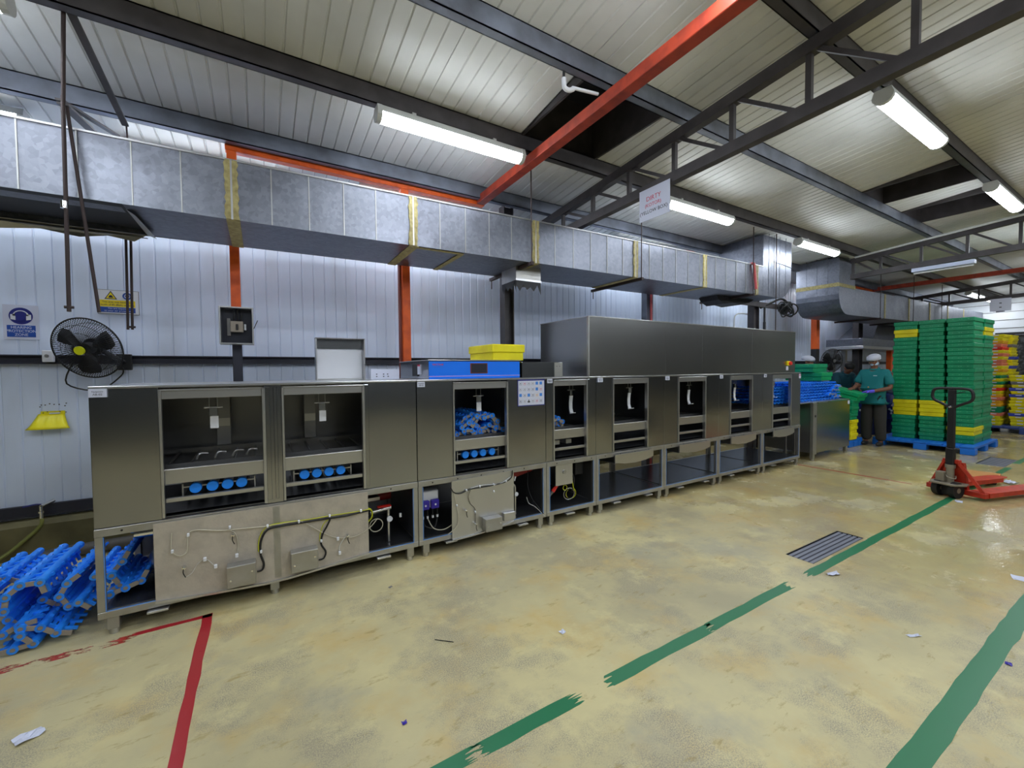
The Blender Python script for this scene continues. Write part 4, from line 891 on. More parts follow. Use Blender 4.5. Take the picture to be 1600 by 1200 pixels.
# ================================================================== THINGS ON THE BACK WALL
YW = YB-.003
def wallsign(t, x0, x1, z0, z1, y=YW, nm='sheet', m_=paper): return wp(MB().box(x0, y-.006, z0, x1, y, z1), nm, m_, t)
a = onY(3, 475, 4.99); b = onY(62, 531, 4.99); t = thing('safety_sign', 'blue and white HEARING PROTECTION ZONE sign with an earmuff symbol', 'sign', (a.x, YW, b.z))
sg = wallsign(t, a.x, b.x, b.z, a.z); cx = (a.x+b.x)/2; H = a.z-b.z
wp(MB().cyl((cx, YW-.0078, b.z+H*.68), (cx, YW-.0062, b.z+H*.68), .068, 28), 'symbol_disc', inknavy, t)
hz_ = b.z+H*.68; wp(MB().prism([(cx+.046*math.cos(a_), hz_+.046*math.sin(a_)) for a_ in [math.pi*k/12 for k in range(13)]]+[(cx-.036, hz_-.012), (cx-.030, hz_-.04), (cx-.052, hz_-.03), (cx-.058, hz_-.005)][:0], 'y', YW-.0092, YW-.0078).prism([(cx-.058, hz_+.012), (cx-.058, hz_-.028), (cx-.030, hz_-.034), (cx-.030, hz_+.014)], 'y', YW-.0092, YW-.0078).prism([(cx+.058, hz_+.012), (cx+.058, hz_-.028), (cx+.030, hz_-.034), (cx+.030, hz_+.014)], 'y', YW-.0092, YW-.0078), 'earmuff_symbol', white, t)
wp(MB().prism([(cx-.033, hz_+.022), (cx+.033, hz_+.022), (cx+.024, hz_-.04), (cx-.024, hz_-.04)], 'y', YW-.0106, YW-.0094).prism([(cx+.037*math.cos(a_), hz_+.005+.034*math.sin(a_)) for a_ in [math.pi*k/12 for k in range(2, 11)]], 'y', YW-.0106, YW-.0094), 'head_symbol', inknavy, t)
wp(MB().box(a.x+.02, YW-.008, b.z+.02, b.x-.02, YW-.0062, b.z+H*.41), 'text_panel', inkblue, t)
for i, s_ in enumerate(('HEARING', 'PROTECTION', 'ZONE')): wtext(s_, .030, paper, t, (cx, YW-.0086, b.z+H*(.345-.105*i)), sx=.92)
a = onY(152, 452, 4.99); b = onY(217, 492, 4.99); t = thing('safety_sign', 'white sign with yellow noise warning and blue ear protection bands', 'sign', (a.x, YW, b.z))
sg = wallsign(t, a.x, b.x, b.z, a.z, m_=white); wp(MB().box(a.x-.004, YW-.003, b.z-.004, b.x+.004, YW, a.z+.004), 'sign_edge', greycr, t); H = a.z-b.z; cx = (a.x+b.x)/2
wp(MB().box(a.x+.012, YW-.008, b.z+H*.30, b.x-.022, YW-.0062, b.z+H*.58), 'yellow_band', signyel, t); wp(MB().box(a.x+.012, YW-.008, b.z+H*.06, b.x-.022, YW-.0062, b.z+H*.28), 'blue_band', inkblue, t)
for i, s_ in enumerate(('This area may have noise', 'levels of 85 dB(A) or above')): wtext(s_, .020, ink, t, (cx-.005, YW-.0086, b.z+H*(.50-.12*i)))
for i, s_ in enumerate(('You are required', 'to wear ear protection')): wtext(s_, .019, paper, t, (cx-.005, YW-.0086, b.z+H*(.225-.10*i)))
zc = b.z+H*.78; xt = a.x+.085
wp(MB().prism([(xt-.042, zc-.033), (xt+.042, zc-.033), (xt, zc+.04)], 'y', YW-.0075, YW-.0062), 'triangle_border', ink, t); wp(MB().prism([(xt-.032, zc-.027), (xt+.032, zc-.027), (xt, zc+.028)], 'y', YW-.0085, YW-.0075), 'triangle', signyel, t); wp(MB().prism([(xt-.016, zc-.02), (xt+.018, zc-.02), (xt+.006, zc+.002), (xt-.008, zc+.0)], 'y', YW-.009, YW-.0085), 'noise_symbol', ink, t)
wp(MB().ring((b.x-.075, YW-.008, zc), (0, 1, 0), .026, .006, 20, 4).cyl((b.x-.075, YW-.008, zc), (b.x-.075, YW-.0062, zc), .014, 14), 'symbol_disc', inkblue, t)
# yellow flared bracket (upturned holder)
a = onY(36, 671, 4.9); b = onY(109, 668, 4.9); top = onY(70, 644, 4.93)
t = thing('wall_holder', 'bright yellow moulded plastic holder on the white wall', 'holder', (a.x+.14, 4.9, a.z))
n = 13; X0_, X1_ = a.x+.005, b.x-.005; zt = 1.165; zb_ = 1.045; v = []; rows = 6
for j in range(rows+1):
    f_ = j/rows
    for k in range(n):
        u = k/(n-1); bulge = .03*abs(math.sin(math.pi*3*u))*math.sin(math.pi*min(1, f_*1.1)); wdt = (X1_-X0_)
        inset = .055*(1-f_)**.7*(1 if u < .5 else .9)
        x = X0_+wdt*u+(inset if u < .5 else -inset)*abs(2*u-1)
        v.append((x, YB-.004-.10*f_*(1-.25*abs(2*u-1)**4)-bulge*.5, zt+(zb_-zt)*f_))
m = MB(); m.add(v, [(j*n+k, j*n+k+1, (j+1)*n+k+1, (j+1)*n+k) for j in range(rows) for k in range(n-1)], True); o = wp(m, 'shell', yellow, t)
md = o.modifiers.new('thick', 'SOLIDIFY'); md.thickness = .004
wp(MB().box(X0_+.07, YB-.012, zt-.005, X1_-.045, YB-.005, zt+.025), 'back_plate', yellow, t); wp(MB().cbox(X0_+.12, YB-.016, zt+.0, X0_+.185, YB-.011, zt+.012, .003), 'handle_slot', paper, t)
sc_ = MB()
for x, z in ((.085, .012), (.22, .012), (.11, .02), (.185, .02)): sc_.cyl((X0_+x, YB-.016, zt+z), (X0_+x, YB-.011, zt+z), .004, 6)
wp(sc_, 'screws', black, t)
m = MB()
for x, z in ((62, 636), (64, 633), (70, 633), (77, 631), (84, 632), (92, 632), (101, 634), (103, 630)): p = onY(x, z, 4.99); m.cyl((p.x, YB-.006, p.z), (p.x, YB-.0005, p.z), .0045, 6)
wp(m, 'drill_mark_row', black, t)
# fan builder
def fan(label, c, nrm, R_, hub, wallp, sw=None):
    t = thing('wall_fan', label, 'fan', c)
    q = Vector((0, -1, 0)).rotation_difference(Vector(nrm).normalized()).to_matrix().to_4x4()
    def fp(mb, nm, m_, par=None):
        mb.v = [tuple(q @ Vector(p)) for p in mb.v]; o = mb.build(nm, m_, par or t); return o
    g = MB()
    for i in range(84):
        a = 2*math.pi*i/84; ca, sa = math.cos(a), math.sin(a)
        for (r0, y0, r1, y1, r2, y2) in ((.04, -.075, R_*.7, -.07, R_, 0), (.05, .08, R_*.7, .075, R_, .002)):
            g.tube([(ca*r0, y0, sa*r0), (ca*r1, y1, sa*r1), (ca*r2, y2, sa*r2)], .0021, 3, smooth_path=False, cap=False)
    gm = fp(g, 'guard_wires', black); gm['kind'] = 'stuff'
    fp(MB().ring((0, 0, 0), (0, 1, 0), R_, .006, 48, 6).ring((0, -.055, 0), (0, 1, 0), R_*.8, .002, 40, 4).ring((0, -.07, 0), (0, 1, 0), R_*.55, .002, 40, 4).ring((0, .06, 0), (0, 1, 0), R_*.8, .002, 40, 4), 'guard_rim', black)
    fp(MB().cyl((0, -.09, 0), (0, -.075, 0), .034, 20), 'hub_badge', hub)
    for k in range(3):
        a0 = 2*math.pi*k/3+.5; pr = []; up = []; m = MB()
        for r_, w0, w1 in ((.04, -.25, .25), (.4*R_, -.45, .42), (.7*R_, -.5, .38), (.86*R_, -.3, .3)):
            for w in (w0, 0, w1): aa = a0+w; pr.append((math.cos(aa)*r_, .03*(w), math.sin(aa)*r_))
        m.add(pr, [(i*3+j, i*3+j+1, i*3+j+4, i*3+j+3) for i in range(3) for j in range(2)], True); o = fp(m, 'blade', black); md = o.modifiers.new('thick', 'SOLIDIFY'); md.thickness = .003
    fp(MB().cyl((0, -.03, 0), (0, .03, 0), .045, 18), 'hub', black); fp(MB().cyl((0, .05, 0), (0, .17, 0), .07, 18, r2=.055), 'motor', black)
    w = Vector(wallp)-Vector(c); e = q @ Vector((0, .12, -.04))
    MB().cyl(e, w, .018, 10).build('wall_arm', black, t); MB().cbox(w.x-.05, w.y-.01, w.z-.07, w.x+.05, w.y+.03, w.z+.07, .004).build('wall_plate', black, t)
    return t
fan1 = fan('black wall fan with yellow hub badge beside the hearing sign', (-1.181, 4.6, 1.704), (-.384, -1, -.304), .242, lime, (-1.03, 4.90, 1.60))
c = MB().tube([(-1.30, 4.72, 1.60), (-1.38, 4.85, 1.42), (-1.2, 4.9, 1.36), (-1.05, 4.88, 1.48), (-1.03, 4.86, 1.55)], .006, 6).build('cord', black, fan1); c.location = -fan1.location
fan('far wall fan partly behind the hairnet worker', (11.35, 4.45, 1.66), (-.5, -1, -.1), .27, greycr, (11.45, 4.9, 1.62))
a = onY(69, 546, 4.93); t = thing('fan_switch', 'white square fan speed switch beside the wall fan', 'switch', (a.x+.03, 4.93, 1.6))
wp(MB().cbox(a.x, 4.88, 1.60, a.x+.062, 4.93, 1.695, .004), 'box', white, t); wp(MB().cyl((a.x+.03, 4.865, 1.65), (a.x+.03, 4.88, 1.65), .012, 14), 'knob', greycr, t)
# breaker enclosure
t = thing('breaker_box', 'open dark breaker enclosure with pale rim on the orange post', 'electric box', (-.165, 4.255, 1.73)); a = (-.285, -.045, 1.735, 2.045)
fr = MB(); y0, y1 = 4.14, 4.255
fr.cbox(a[0], y0, a[2], a[0]+.012, y1, a[3], .002).cbox(a[1]-.012, y0, a[2], a[1], y1, a[3], .002).cbox(a[0]+.012, y0, a[2], a[1]-.012, y1, a[2]+.012, .002).cbox(a[0]+.012, y0, a[3]-.012, a[1]-.012, y1, a[3], .002)
wp(fr, 'enclosure_rim', steel_l, t); wp(MB().box(a[0]+.012, y1-.01, a[2]+.012, a[1]-.012, y1, a[3]-.012), 'back_plate', meshd, t)
br = wp(MB().cbox(-.21, 4.18, 1.84, -.12, y1-.01, 1.93, .003), 'breaker', greyp, t); wp(MB().cbox(-.172, 4.17, 1.855, -.155, 4.18, 1.905, .002), 'toggle', black, br); wp(MB().cbox(-.235, 4.22, 1.81, -.21, y1-.01, 1.955, .002), 'bus_bar', greycr, t); wp(MB().cbox(-.115, 4.21, 1.86, -.10, y1-.01, 1.91, .002), 'terminal', white, t)
for x in (-.19, -.165, -.14): wp(MB().tube([(x, 4.22, 1.93), (x+.01, 4.20, 1.98), (x, 4.22, 2.03)], .006, 6), 'wire', black, t)
wp(MB().cyl((-.045, 4.18, 1.87), (-.015, 4.15, 1.94), .003, 6), 'loose_lead', black, t)
# pipes and hose at the wall foot
t = thing('drain_pipe', 'grey drain pipe with an elbow along the kerb', 'pipe', onZ(60, 880, 0)); pa = Vector((-1.55, 4.62, .05)); 
wp(MB().tube([(-1.62, 4.35, .05), (-1.58, 4.55, .055), (-1.48, 4.68, .06), (-1.3, 4.72, .06), (-.2, 4.72, .06), (2, 4.72, .06)], .048, 12), 'pipe', pipeg, t); wp(MB().cyl((-1.60, 4.44, .05), (-1.56, 4.58, .055), .058, 12), 'collar', pipeg, t)
p = onY(66, 790, 4.9); t = thing('water_tap', 'small brass tap with a blue lever on the base rail', 'tap', (p.x, 4.94, p.z-.12))
wp(MB().cyl((p.x+.05, 4.96, p.z+.02), (p.x, 4.88, p.z), .014, 10).cyl((p.x, 4.88, p.z), (p.x, 4.88, p.z-.10), .013, 10).cyl((p.x, 4.88, p.z-.04), (p.x, 4.88, p.z-.055), .02, 10), 'body', chrome, t); wp(MB().tube([(p.x, 4.88, p.z+.015), (p.x-.03, 4.87, p.z+.022), (p.x-.10, 4.87, p.z+.012)], .006, 6), 'lever', inknavy, t)
o = MB().tube([(p.x, 4.88, p.z-.10), (p.x-.005, 4.875, p.z-.15), (p.x-.07, 4.86, .19), (p.x-.22, 4.8, .06), (p.x-.4, 4.65, .016), (p.x-1.2, 4.4, .016)], .013, 8).build('hose', hosem); tag(o, 'green hose running from the tap down to the floor', 'hose')

# ================================================================== BLUE LINK BELTS
PITCH_L = .076
def link_meshes(L_, tag_):
    """one belt row: hinge barrel along +y (hollow front end), rungs to the next barrel; origin at front of barrel, next barrel at +x PITCH_L"""
    b = MB(); n = 12; R_, r_ = .023, .0115
    v = []; 
    for y, q in ((0, r_), (0, R_), (L_, R_)):
        for i in range(n): a = 2*math.pi*i/n; v.append((q*math.cos(a), y, q*math.sin(a)))
    f = [(i, (i+1) % n, n+(i+1) % n, n+i) for i in range(n)]; b.add(v, f); b.add(v, [(n+i, n+(i+1) % n, 2*n+(i+1) % n, 2*n+i) for i in range(n)], True); b.add(v[24:], [tuple(range(n))])
    y = .05
    while y < L_-.03:
        b.bar((.0, y, .004), (PITCH_L, y+.004, .004), .018, .013)
        b.bar((.0, y+.035, .015), (0, y+.055, .026), .016, .012)
        y += .075
    b.bar((PITCH_L*.5, .05, -.004), (PITCH_L*.5, L_-.03, -.004), .02, .008)
    g = MB(); g.bar((.012, .006, 0), (PITCH_L-.012, .006, 0), .009, .024); g.cyl((0, .003, 0), (0, .03, 0), .0125, 10)
    return b.mesh('belt_link', bluep), g.mesh('end_plate', greyp)
LM = {k: link_meshes(k, '') for k in (.22, .35, .45, .60)}
def belt(label, pts, y, L_, group=None, yaw=0.):
    """belt whose front edge nodes follow the xz polyline pts"""
    bm_, gm_ = LM[L_]; x0 = pts[0][0]; zmin = min(p[1] for p in pts)
    t = thing('link_belt', label, 'conveyor belt', (x0, y, zmin), (0, 0, yaw), group)
    # resample at PITCH_L
    P_ = [Vector((p[0]-x0, 0, p[1]-zmin)) for p in pts]; out = [P_[0]]; i = 0; cur = P_[0]
    while i < len(P_)-1:
        d = (P_[i+1]-cur).length
        if d >= PITCH_L: cur = cur+(P_[i+1]-cur).normalized()*PITCH_L; out.append(cur)
        else: i += 1
    for k in range(len(out)-1):
        d = out[k+1]-out[k]; a = -math.atan2(d.z, d.x)
        dy = random.uniform(-.006, .006)
        o = child('belt_link', bm_, t, (out[k].x, dy, out[k].z), (0, a, 0)); child('end_plate', gm_, o)
    return t
Fp = lambda L_: [(onY(a/5.456, 820+b/5.456, 3.3).x, max(.022, onY(a/5.456, 820+b/5.456, 3.3).z+.012)) for a, b in L_]
G = 'blue link belts heaped at the near end of the washing line'
belt('blue link belt arched highest in the heap left of the machine', Fp([(30, 765), (45, 640), (180, 532), (355, 508), (375, 615), (432, 708)]), 3.3, .60, G)
belt('blue link belt rising towards the machine corner post in the heap', Fp([(578, 725), (485, 660), (430, 570), (580, 500), (715, 420), (790, 400)]), 3.31, .60, G)
belt('blue link belt drooping inside the open base frame', Fp([(790, 480), (890, 440), (975, 465), (1018, 558), (965, 650), (870, 640)]), 3.33, .45, G)
belt('blue link belt steep behind the chrome pipe', [(-.80, .53), (-.72, .50), (-.66, .42)], 3.50, .35, G)
belt('blue link belt leaning on the corner post inside the base frame', [(-.80, .30), (-.74, .37), (-.70, .45)], 3.36, .45, G)
belt('blue link belt flat on the tray inside the base frame', [(-.80, .19), (-.73, .20), (-.65, .24), (-.62, .31)], 3.30, .45, G)
belt('blue link belt folded in the middle of the heap', Fp([(40, 940), (110, 830), (288, 800), (460, 775)]), 3.27, .45, G)
belt('blue link belt lying flat in the lower heap', Fp([(212, 870), (380, 860), (520, 885), (605, 950), (762, 905)]), 3.25, .45, G)
belt('blue link belt touching the floor at the front of the heap', Fp([(215, 920), (380, 908), (350, 1028), (180, 1078), (15, 1110), (-120, 1130)]), 3.24, .35, G)
belt('blue link belt at the left edge of the heap, sloping back', Fp([(-260, 760), (-180, 640), (-60, 560), (30, 600)]), 3.38, .45, G)
belt('blue link belt behind the arched one in the heap', [(-1.46, .24), (-1.36, .32), (-1.25, .30), (-1.18, .20)], 3.62, .45, G)
belt('blue link belt bunched under the heap top', Fp([(675, 672), (800, 700), (860, 760)]), 3.29, .45, G)
belt('blue link belt tangled low beside the machine leg', [(-1.12, .19), (-1.05, .13), (-.96, .10), (-.90, .16)], 3.45, .45, G)
belt('blue link belt crumpled low at the left of the heap', [(-1.36, .16), (-1.27, .2), (-1.2, .13), (-1.14, .05)], 3.36, .45, G)
# heap inside the second unit, seen through its door
G2 = 'blue link belts inside the washing units'
def curl(label, cx, cz, r, a0, a1, y, L_=.35, g=G2, sz=1.):
    n = max(2, int(abs(a1-a0)*r/.07)); belt(label, [(cx+r*math.cos(a0+(a1-a0)*k/n), cz+sz*r*math.sin(a0+(a1-a0)*k/n)) for k in range(n+1)], y, L_, g)
curl('blue link belt making the outer curve of the heap in the second door', 1.67, .93, .19, math.pi*.98, .1, 3.42, .45)
curl('blue link belt in the right curve of the heap in the second door', 1.76, .97, .13, math.pi*.9, -.15, 3.38)
curl('blue link belt in the heart of the heap in the second door', 1.62, .945, .11, math.pi*.95, .2, 3.39)
curl('blue link belt trailing left in the second door', 1.50, .94, .07, math.pi, .4, 3.45)
for k, (cx, cz, a) in enumerate(((1.50, 1.0, .5), (1.56, .97, -.4), (1.60, 1.04, .7), (1.66, 1.0, -.8), (1.72, 1.07, .2), (1.78, 1.0, -.5), (1.82, 1.04, -1.0), (1.68, .96, .3), (1.52, .965, 0), (1.85, .97, -.3))):
    belt('short run of blue links in the heap of the second door, %s piece' % ORD[k], [(cx, cz), (cx+.08*math.cos(a), cz+.08*math.sin(a)), (cx+.16*math.cos(a-.8), cz+.14*math.sin(a-.8))], 3.345+.012*(k % 4), .22, G2)
for k, (cx, cz, a) in enumerate(((2.49, .98, .4), (2.56, 1.0, -.4), (2.52, .96, .2))):
    belt('short run of blue links in the heap of the narrow door, %s piece' % ORD[k], [(cx, cz), (cx+.08*math.cos(a), cz+.08*math.sin(a)), (cx+.15*math.cos(a-.8), cz+.12*math.sin(a-.8))], 3.345+.012*k, .22, G2)
belt('blue link belt lying on the rail in the second door', [(1.46, .94), (1.55, .95), (1.64, .94), (1.73, .95), (1.82, .94)], 3.37, .45, G2)
curl('blue link belt curled in the narrow door', 2.53, .94, .11, math.pi*.9, .05, 3.40)
belt('blue link belt lying on the rail in the narrow door', [(2.44, .945), (2.53, .95), (2.62, .945), (2.70, .95)], 3.38, .35, G2)
# stack of folded belts on the outfeed table
t0 = None; G3 = 'blue link belts stacked flat on the outfeed table'
def flat_mesh(L_):
    b = MB(); n = 8
    b.tube([(0, 0, 0), (L_, 0, 0)], .008, n, smooth_path=False)
    x = .02
    while x < L_-.02:
        b.bar((x, 0, 0), (x+.008, .074, 0), .026, .012); b.bar((x-.02, -.004, .012), (x+.034, -.004, .010), .020, .009); b.bar((x+.030, -.012, .010), (x+.052, -.004, -.012), .016, .010); b.bar((x+.052, -.008, -.012), (x+.072, -.008, -.010), .016, .010); x += .098
    return b.mesh('belt_row', bluep)
FM = flat_mesh(2.2); FM2 = flat_mesh(1.1)
for k in range(7):
    z = .965+.046*k; n = 8
    xa, xb = (7.15+random.uniform(-.02, .02), 8.85+random.uniform(-.05, .04)-.03*k)
    t = thing('link_belt', 'blue link belt, %s layer of the stack on the outfeed table' % (ORD[k] if k < 6 else 'top'), 'conveyor belt', (xa, 3.33, z-.014), (0, 0, 0), G3)
    if k < 2: t.location.x = xa = 6.35; xb = 8.75
    elif k < 6: t.location.x = xa = 6.42+.03*k
    for j in range(n): child('belt_row', FM, t, (random.uniform(-.03, .03), .008+.073*j+random.uniform(-.004, .004), .014), (0, 0, random.uniform(-.004, .004)), ((xb-xa)/2.2, 1, 1))
for k, (x, z) in enumerate(((8.3, 1.03), (8.42, 1.10), (8.5, .985), (8.52, 1.16))):
    belt('blue link belt end curling at the right of the stack, %s' % ('low', 'middle', 'bottom', 'upper')[k], [(x, z), (x+.08, z+.03), (x+.16, z), (x+.24, z+.02), (x+.32, z-.01)], 3.285, .22, G3)

# ================================================================== OUTFEED TABLE
t = thing('outfeed_table', 'brushed steel table with a closed front panel at the end of the line', 'table', (8.2, 3.6, 0))
wp(MB().cbox(7.66, 3.19, .12, 8.86, 3.202, .93, .002), 'front_panel', hoodm, t); wp(MB().cbox(7.54, 3.19, .10, 7.655, 3.24, .94, .003), 'corner_post', steel_b, t); wp(MB().cyl((7.60, 3.186, .72), (7.60, 3.19, .72), .02, 12), 'key_hole', black, t)
wp(MB().cbox(7.15, 3.205, .935, 8.88, 4.05, .947, .002), 'table_top', steel_l, t); wp(MB().box(7.55, 4.03, .12, 8.86, 4.04, .93), 'rear_panel', steel_d, t); wp(MB().box(7.56, 3.25, .12, 7.57, 4.03, .93), 'end_panel', steel_d, t); wp(MB().box(7.57, 3.21, .12, 8.86, 4.03, .13), 'shelf', steel_d, t)
for x, y in ((7.58, 3.22), (8.78, 3.22), (7.58, 3.98), (8.78, 3.98)): l = wp(MB().cbox(x-.03, y-.025, .03, x+.03, y+.025, .12, .003), 'leg', steel_b, t); wp(MB().cyl((x, y, 0), (x, y, .03), .026, 12), 'levelling_foot', steel_l, l)
wp(MB().box(8.78, 3.186, .86, 8.84, 3.19, .92), 'paper_tag', paper, t)
tb = thing('low_bench', 'dark low bench holding a green crate beside the last unit', 'bench', (7.34, 3.7, 0)); wp(MB().cbox(7.16, 3.40, .50, 7.52, 3.96, .53, .003), 'bench_top', steel_d, tb)
for x, y in ((7.2, 3.44), (7.48, 3.44), (7.2, 3.92), (7.48, 3.92)): wp(MB().cbox(x-.015, y-.015, 0, x+.015, y+.015, .50, .002), 'leg', steel_d, tb)
GC = crate_mesh(.60, .385, .145, green); GCs = crate_mesh(.34, .52, .30, green); YC = crate_mesh(.60, .385, .145, yellow); GB = crate_mesh(.385, .60, .145, greenb)
def put(me, label, cat, loc, rot=(0, 0, 0), group=None, name='plastic_crate'):
    o = bpy.data.objects.new(name, me); COL.objects.link(o); o.location = loc; o.rotation_euler = rot; return tag(o, label, cat, group)
put(GCs, 'green crate with a pale label under the blue belts', 'crate', (7.34, 3.68, .531))
put(GB, 'bright green crate, lower of the two behind the blue belts', 'crate', (8.35, 3.63, 1.275)); put(GC, 'bright green crate with handle slot in front of the hairnet worker', 'crate', (8.38, 3.64, 1.421), (0, 0, .06))

# ================================================================== CRATE STACK AND PALLETS
def pallet(label, x0, y0, x1, y1, m_, top_m=None):
    t = thing('plastic_pallet', label, 'pallet', ((x0+x1)/2, (y0+y1)/2, 0)); n = 7; w = (y1-y0)/n
    for i in range(n): wp(MB().cbox(x0, y0+i*w+.008, .118, x1, y0+(i+1)*w-.008, .142, .003), 'deck_board', m_, t)
    wp(MB().box(x0+.01, y0+.01, .10, x1-.01, y1-.01, .119), 'deck_frame', m_, t)
    for i in range(3):
        for j in range(3):
            cx = x0+.09+(x1-x0-.18)*i/2; cy = y0+.09+(y1-y0-.18)*j/2; wp(MB().cbox(cx-.088, cy-.088, 0, cx+.088, cy+.088, .10, .006), 'foot', m_, t)
    return t
pallet('blue plastic pallet under the tall green crate stack', 10.18, 1.93, 11.72, 3.30, palletb)
cols = [('left', 2.935), ('middle', 2.56), ('right', 2.19)]
GC2 = crate_mesh(.60, .345, .147, green); YC2 = crate_mesh(.60, .345, .147, yellow)
for row, (xr, rn) in enumerate(((10.83, 'front row'), (11.40, 'back row'))):
    for c_, (cn, y) in enumerate(cols):
        dx = 0; dyc = 0
        for k in range(15):
            if k % 3 == 0: dx = random.uniform(-.012, .012); dyc = random.uniform(-.012, .012)
            yl = (row == 0 and ((c_ == 0 and k in (3, 4, 13)) or (c_ == 1 and k in (3, 4)) or (c_ == 2 and k == 1))) or (row == 1 and c_ == 2 and k == 13)
            ordn = 'topmost' if k == 14 else ORD[k]
            lab = '%s crate, %s of the %s column, %s of the tall stack' % ('yellow' if yl else 'green', ordn, cn, rn)
            shift = .012*(k-7)/7*(-1 if c_ == 0 else .3)
            put(YC2 if yl else GC2, lab, 'crate', (xr+dx-.004*k*(row == 0), y+dyc+shift, .1425+.1473*k), (0, 0, random.uniform(-.012, .012)), 'crates in the tall stack on the blue pallet')
# trays stacks behind
def traym(m_, w=.55, d=.27, h=.0715): 
    b = MB().m(m_); hw, hd = w/2, d/2; b.cbox(-hw+.01, -hd+.008, 0, hw-.01, hd-.008, h*.5, .004); b.cbox(-hw, -hd, h*.42, hw, hd, h*.97, .004); b.m(paper).box(-hw-.001, -hd*.4, h*.55, -hw, hd*.25, h*.85); return b.mesh('plastic_tray', m_)
TM = {k: traym(v) for k, v in dict(y=yellow, r=redp, s=salmon, g=green, b=bluecr, d=greycr, a=amber).items()}
NM = dict(y='yellow', r='red', s='salmon', g='green', b='blue', d='grey', a='amber')
pallet('navy pallet with a pale blue deck behind the tall crate stack', 14.2, 1.2, 15.6, 2.72, palletn)
def traystack(x, y, seq, lab, z0=.1425, jit=.02):
    for k, c_ in enumerate(seq):
        put(TM[c_], '%s tray, number %s up from the pallet, %s' % (NM[c_], ['one','two','three','four','five','six','seven','eight','nine','ten','eleven','twelve','thirteen','fourteen','fifteen','sixteen','seventeen','eighteen','nineteen','twenty','twenty-one','twenty-two','twenty-three','twenty-four','twenty-five','twenty-six','twenty-seven','twenty-eight','twenty-nine'][k], lab), 'tray',
            (x+random.uniform(-jit, jit)*.5, y+random.uniform(-jit, jit), z0+.0717*k), (0, 0, random.uniform(-.03, .03)), 'trays stacked on the navy pallet', 'plastic_tray')
traystack(14.66, 2.475, 'yyysggaasayrygygyayssysyrsayy', 'front left stack')
traystack(15.25, 2.42, 'yyyydyyyyyyyybydyybyybyyydyyy', 'stack behind it')
traystack(14.85, 2.12, 'yyybyyyyybybydyy', 'shorter yellow stack')
traystack(14.85, 1.82, 'yyybyyyyybybydyy', 'shorter stack beyond the right edge')
# small pallet with crates by the workers
pallet('blue pallet holding short crate piles beside the outfeed table', 9.35, 3.36, 9.94, 3.98, palletb)
YC3 = crate_mesh(.28, .36, .125, yellow); GC3 = crate_mesh(.28, .36, .125, green)
for k in range(6): put(YC3 if k in (0, 1, 2) else GC3, '%s crate, %s in the pile right behind the outfeed table' % ('yellow' if k < 3 else 'green', 'topmost' if k == 5 else ORD[k]), 'crate', (9.5+random.uniform(-.01, .01), 3.51+random.uniform(-.01, .01), .1425+.1255*k), (0, 0, random.uniform(-.03, .03)), 'short piles by the workers')
for k in range(4): put(GC3, 'green crate, %s in the lower pile beside the worker' % ('topmost' if k == 3 else ORD[k]), 'crate', (9.79, 3.63, .1425+.1255*k), (0, 0, random.uniform(-.03, .03)), 'short piles by the workers')
put(crate_mesh(.385, .56, .15, greenb), 'bright green crate tilted in the hands of the standing worker', 'crate', tuple(onX(1319, 614, 9.60)-Vector((0, 0, .07))), (.27, 0, 0))
# drums, sink line and exhaust canopy
def drum(label, x, y, r=.29, h=.9):
    t = thing('plastic_drum', label, 'drum', (x, y, 0)); m = MB()
    pr = [(r*.9, 0), (r, .03), (r, h*.32), (r*1.03, h*.335), (r*1.03, h*.36), (r, h*.375), (r, h*.63), (r*1.03, h*.645), (r*1.03, h*.67), (r, h*.685), (r, h*.95), (r*.9, h)]
    n = 24; v = [(q*math.cos(2*math.pi*i/n), q*math.sin(2*math.pi*i/n), z) for q, z in pr for i in range(n)]
    m.add(v, [(j*n+i, j*n+(i+1) % n, (j+1)*n+(i+1) % n, (j+1)*n+i) for j in range(len(pr)-1) for i in range(n)], True); m.add(v[:n], [tuple(range(n))[::-1]]); m.add(v[-n:], [tuple(range(n))]); m.build('body', drumb, t)
    b = MB()
    for k in range(9): a = math.pi+.25*math.sin(k*1.7)+.35*(k/9); z = .45+.03*k; b.sph(((r+.002)*math.cos(a), (r+.002)*math.sin(a), z), .028, 6, 4, (.15, 1, .9))
    b.build('peeled_label', paper, t); return t
drum('dark blue drum with peeling white label beside the tall stack', 12.5, 3.62); drum('dark blue drum behind the standing worker', 11.75, 3.9)
m = MB().sph((0, 0, .16), .25, 12, 8, (1, 1, .75)); o = m.build('plastic_bag', bagm); o.location = (12.5, 3.62, .87); tag(o, 'bunched clear plastic bag on top of the blue drum', 'bag')
t = thing('exhaust_canopy', 'grey steel exhaust canopy with a tapering flue behind the crates', 'hood', (13.8, 4.5, 1.9))
wp(MB().cbox(12.0, 4.08, 1.93, 16.2, 4.85, 2.0, .004), 'lower_rim', steel_l, t); wp(MB().cbox(12.02, 4.10, 2.0, 16.1, 4.84, 2.18, .003), 'canopy_box', galv, t)
m = MB(); v = [(12.6, 4.10, 2.18), (16.0, 4.10, 2.18), (16.0, 4.84, 2.18), (12.6, 4.84, 2.18), (13.5, 4.30, 2.62), (15.2, 4.30, 2.62), (15.2, 4.8, 2.62), (13.5, 4.8, 2.62)]
m.add(v, [(0, 1, 5, 4), (1, 2, 6, 5), (2, 3, 7, 6), (3, 0, 4, 7)]); wp(m, 'tapered_hood', galv, t); wp(MB().box(13.5, 4.30, 2.62, 15.2, 4.8, 3.4), 'flue', steel_d, t)
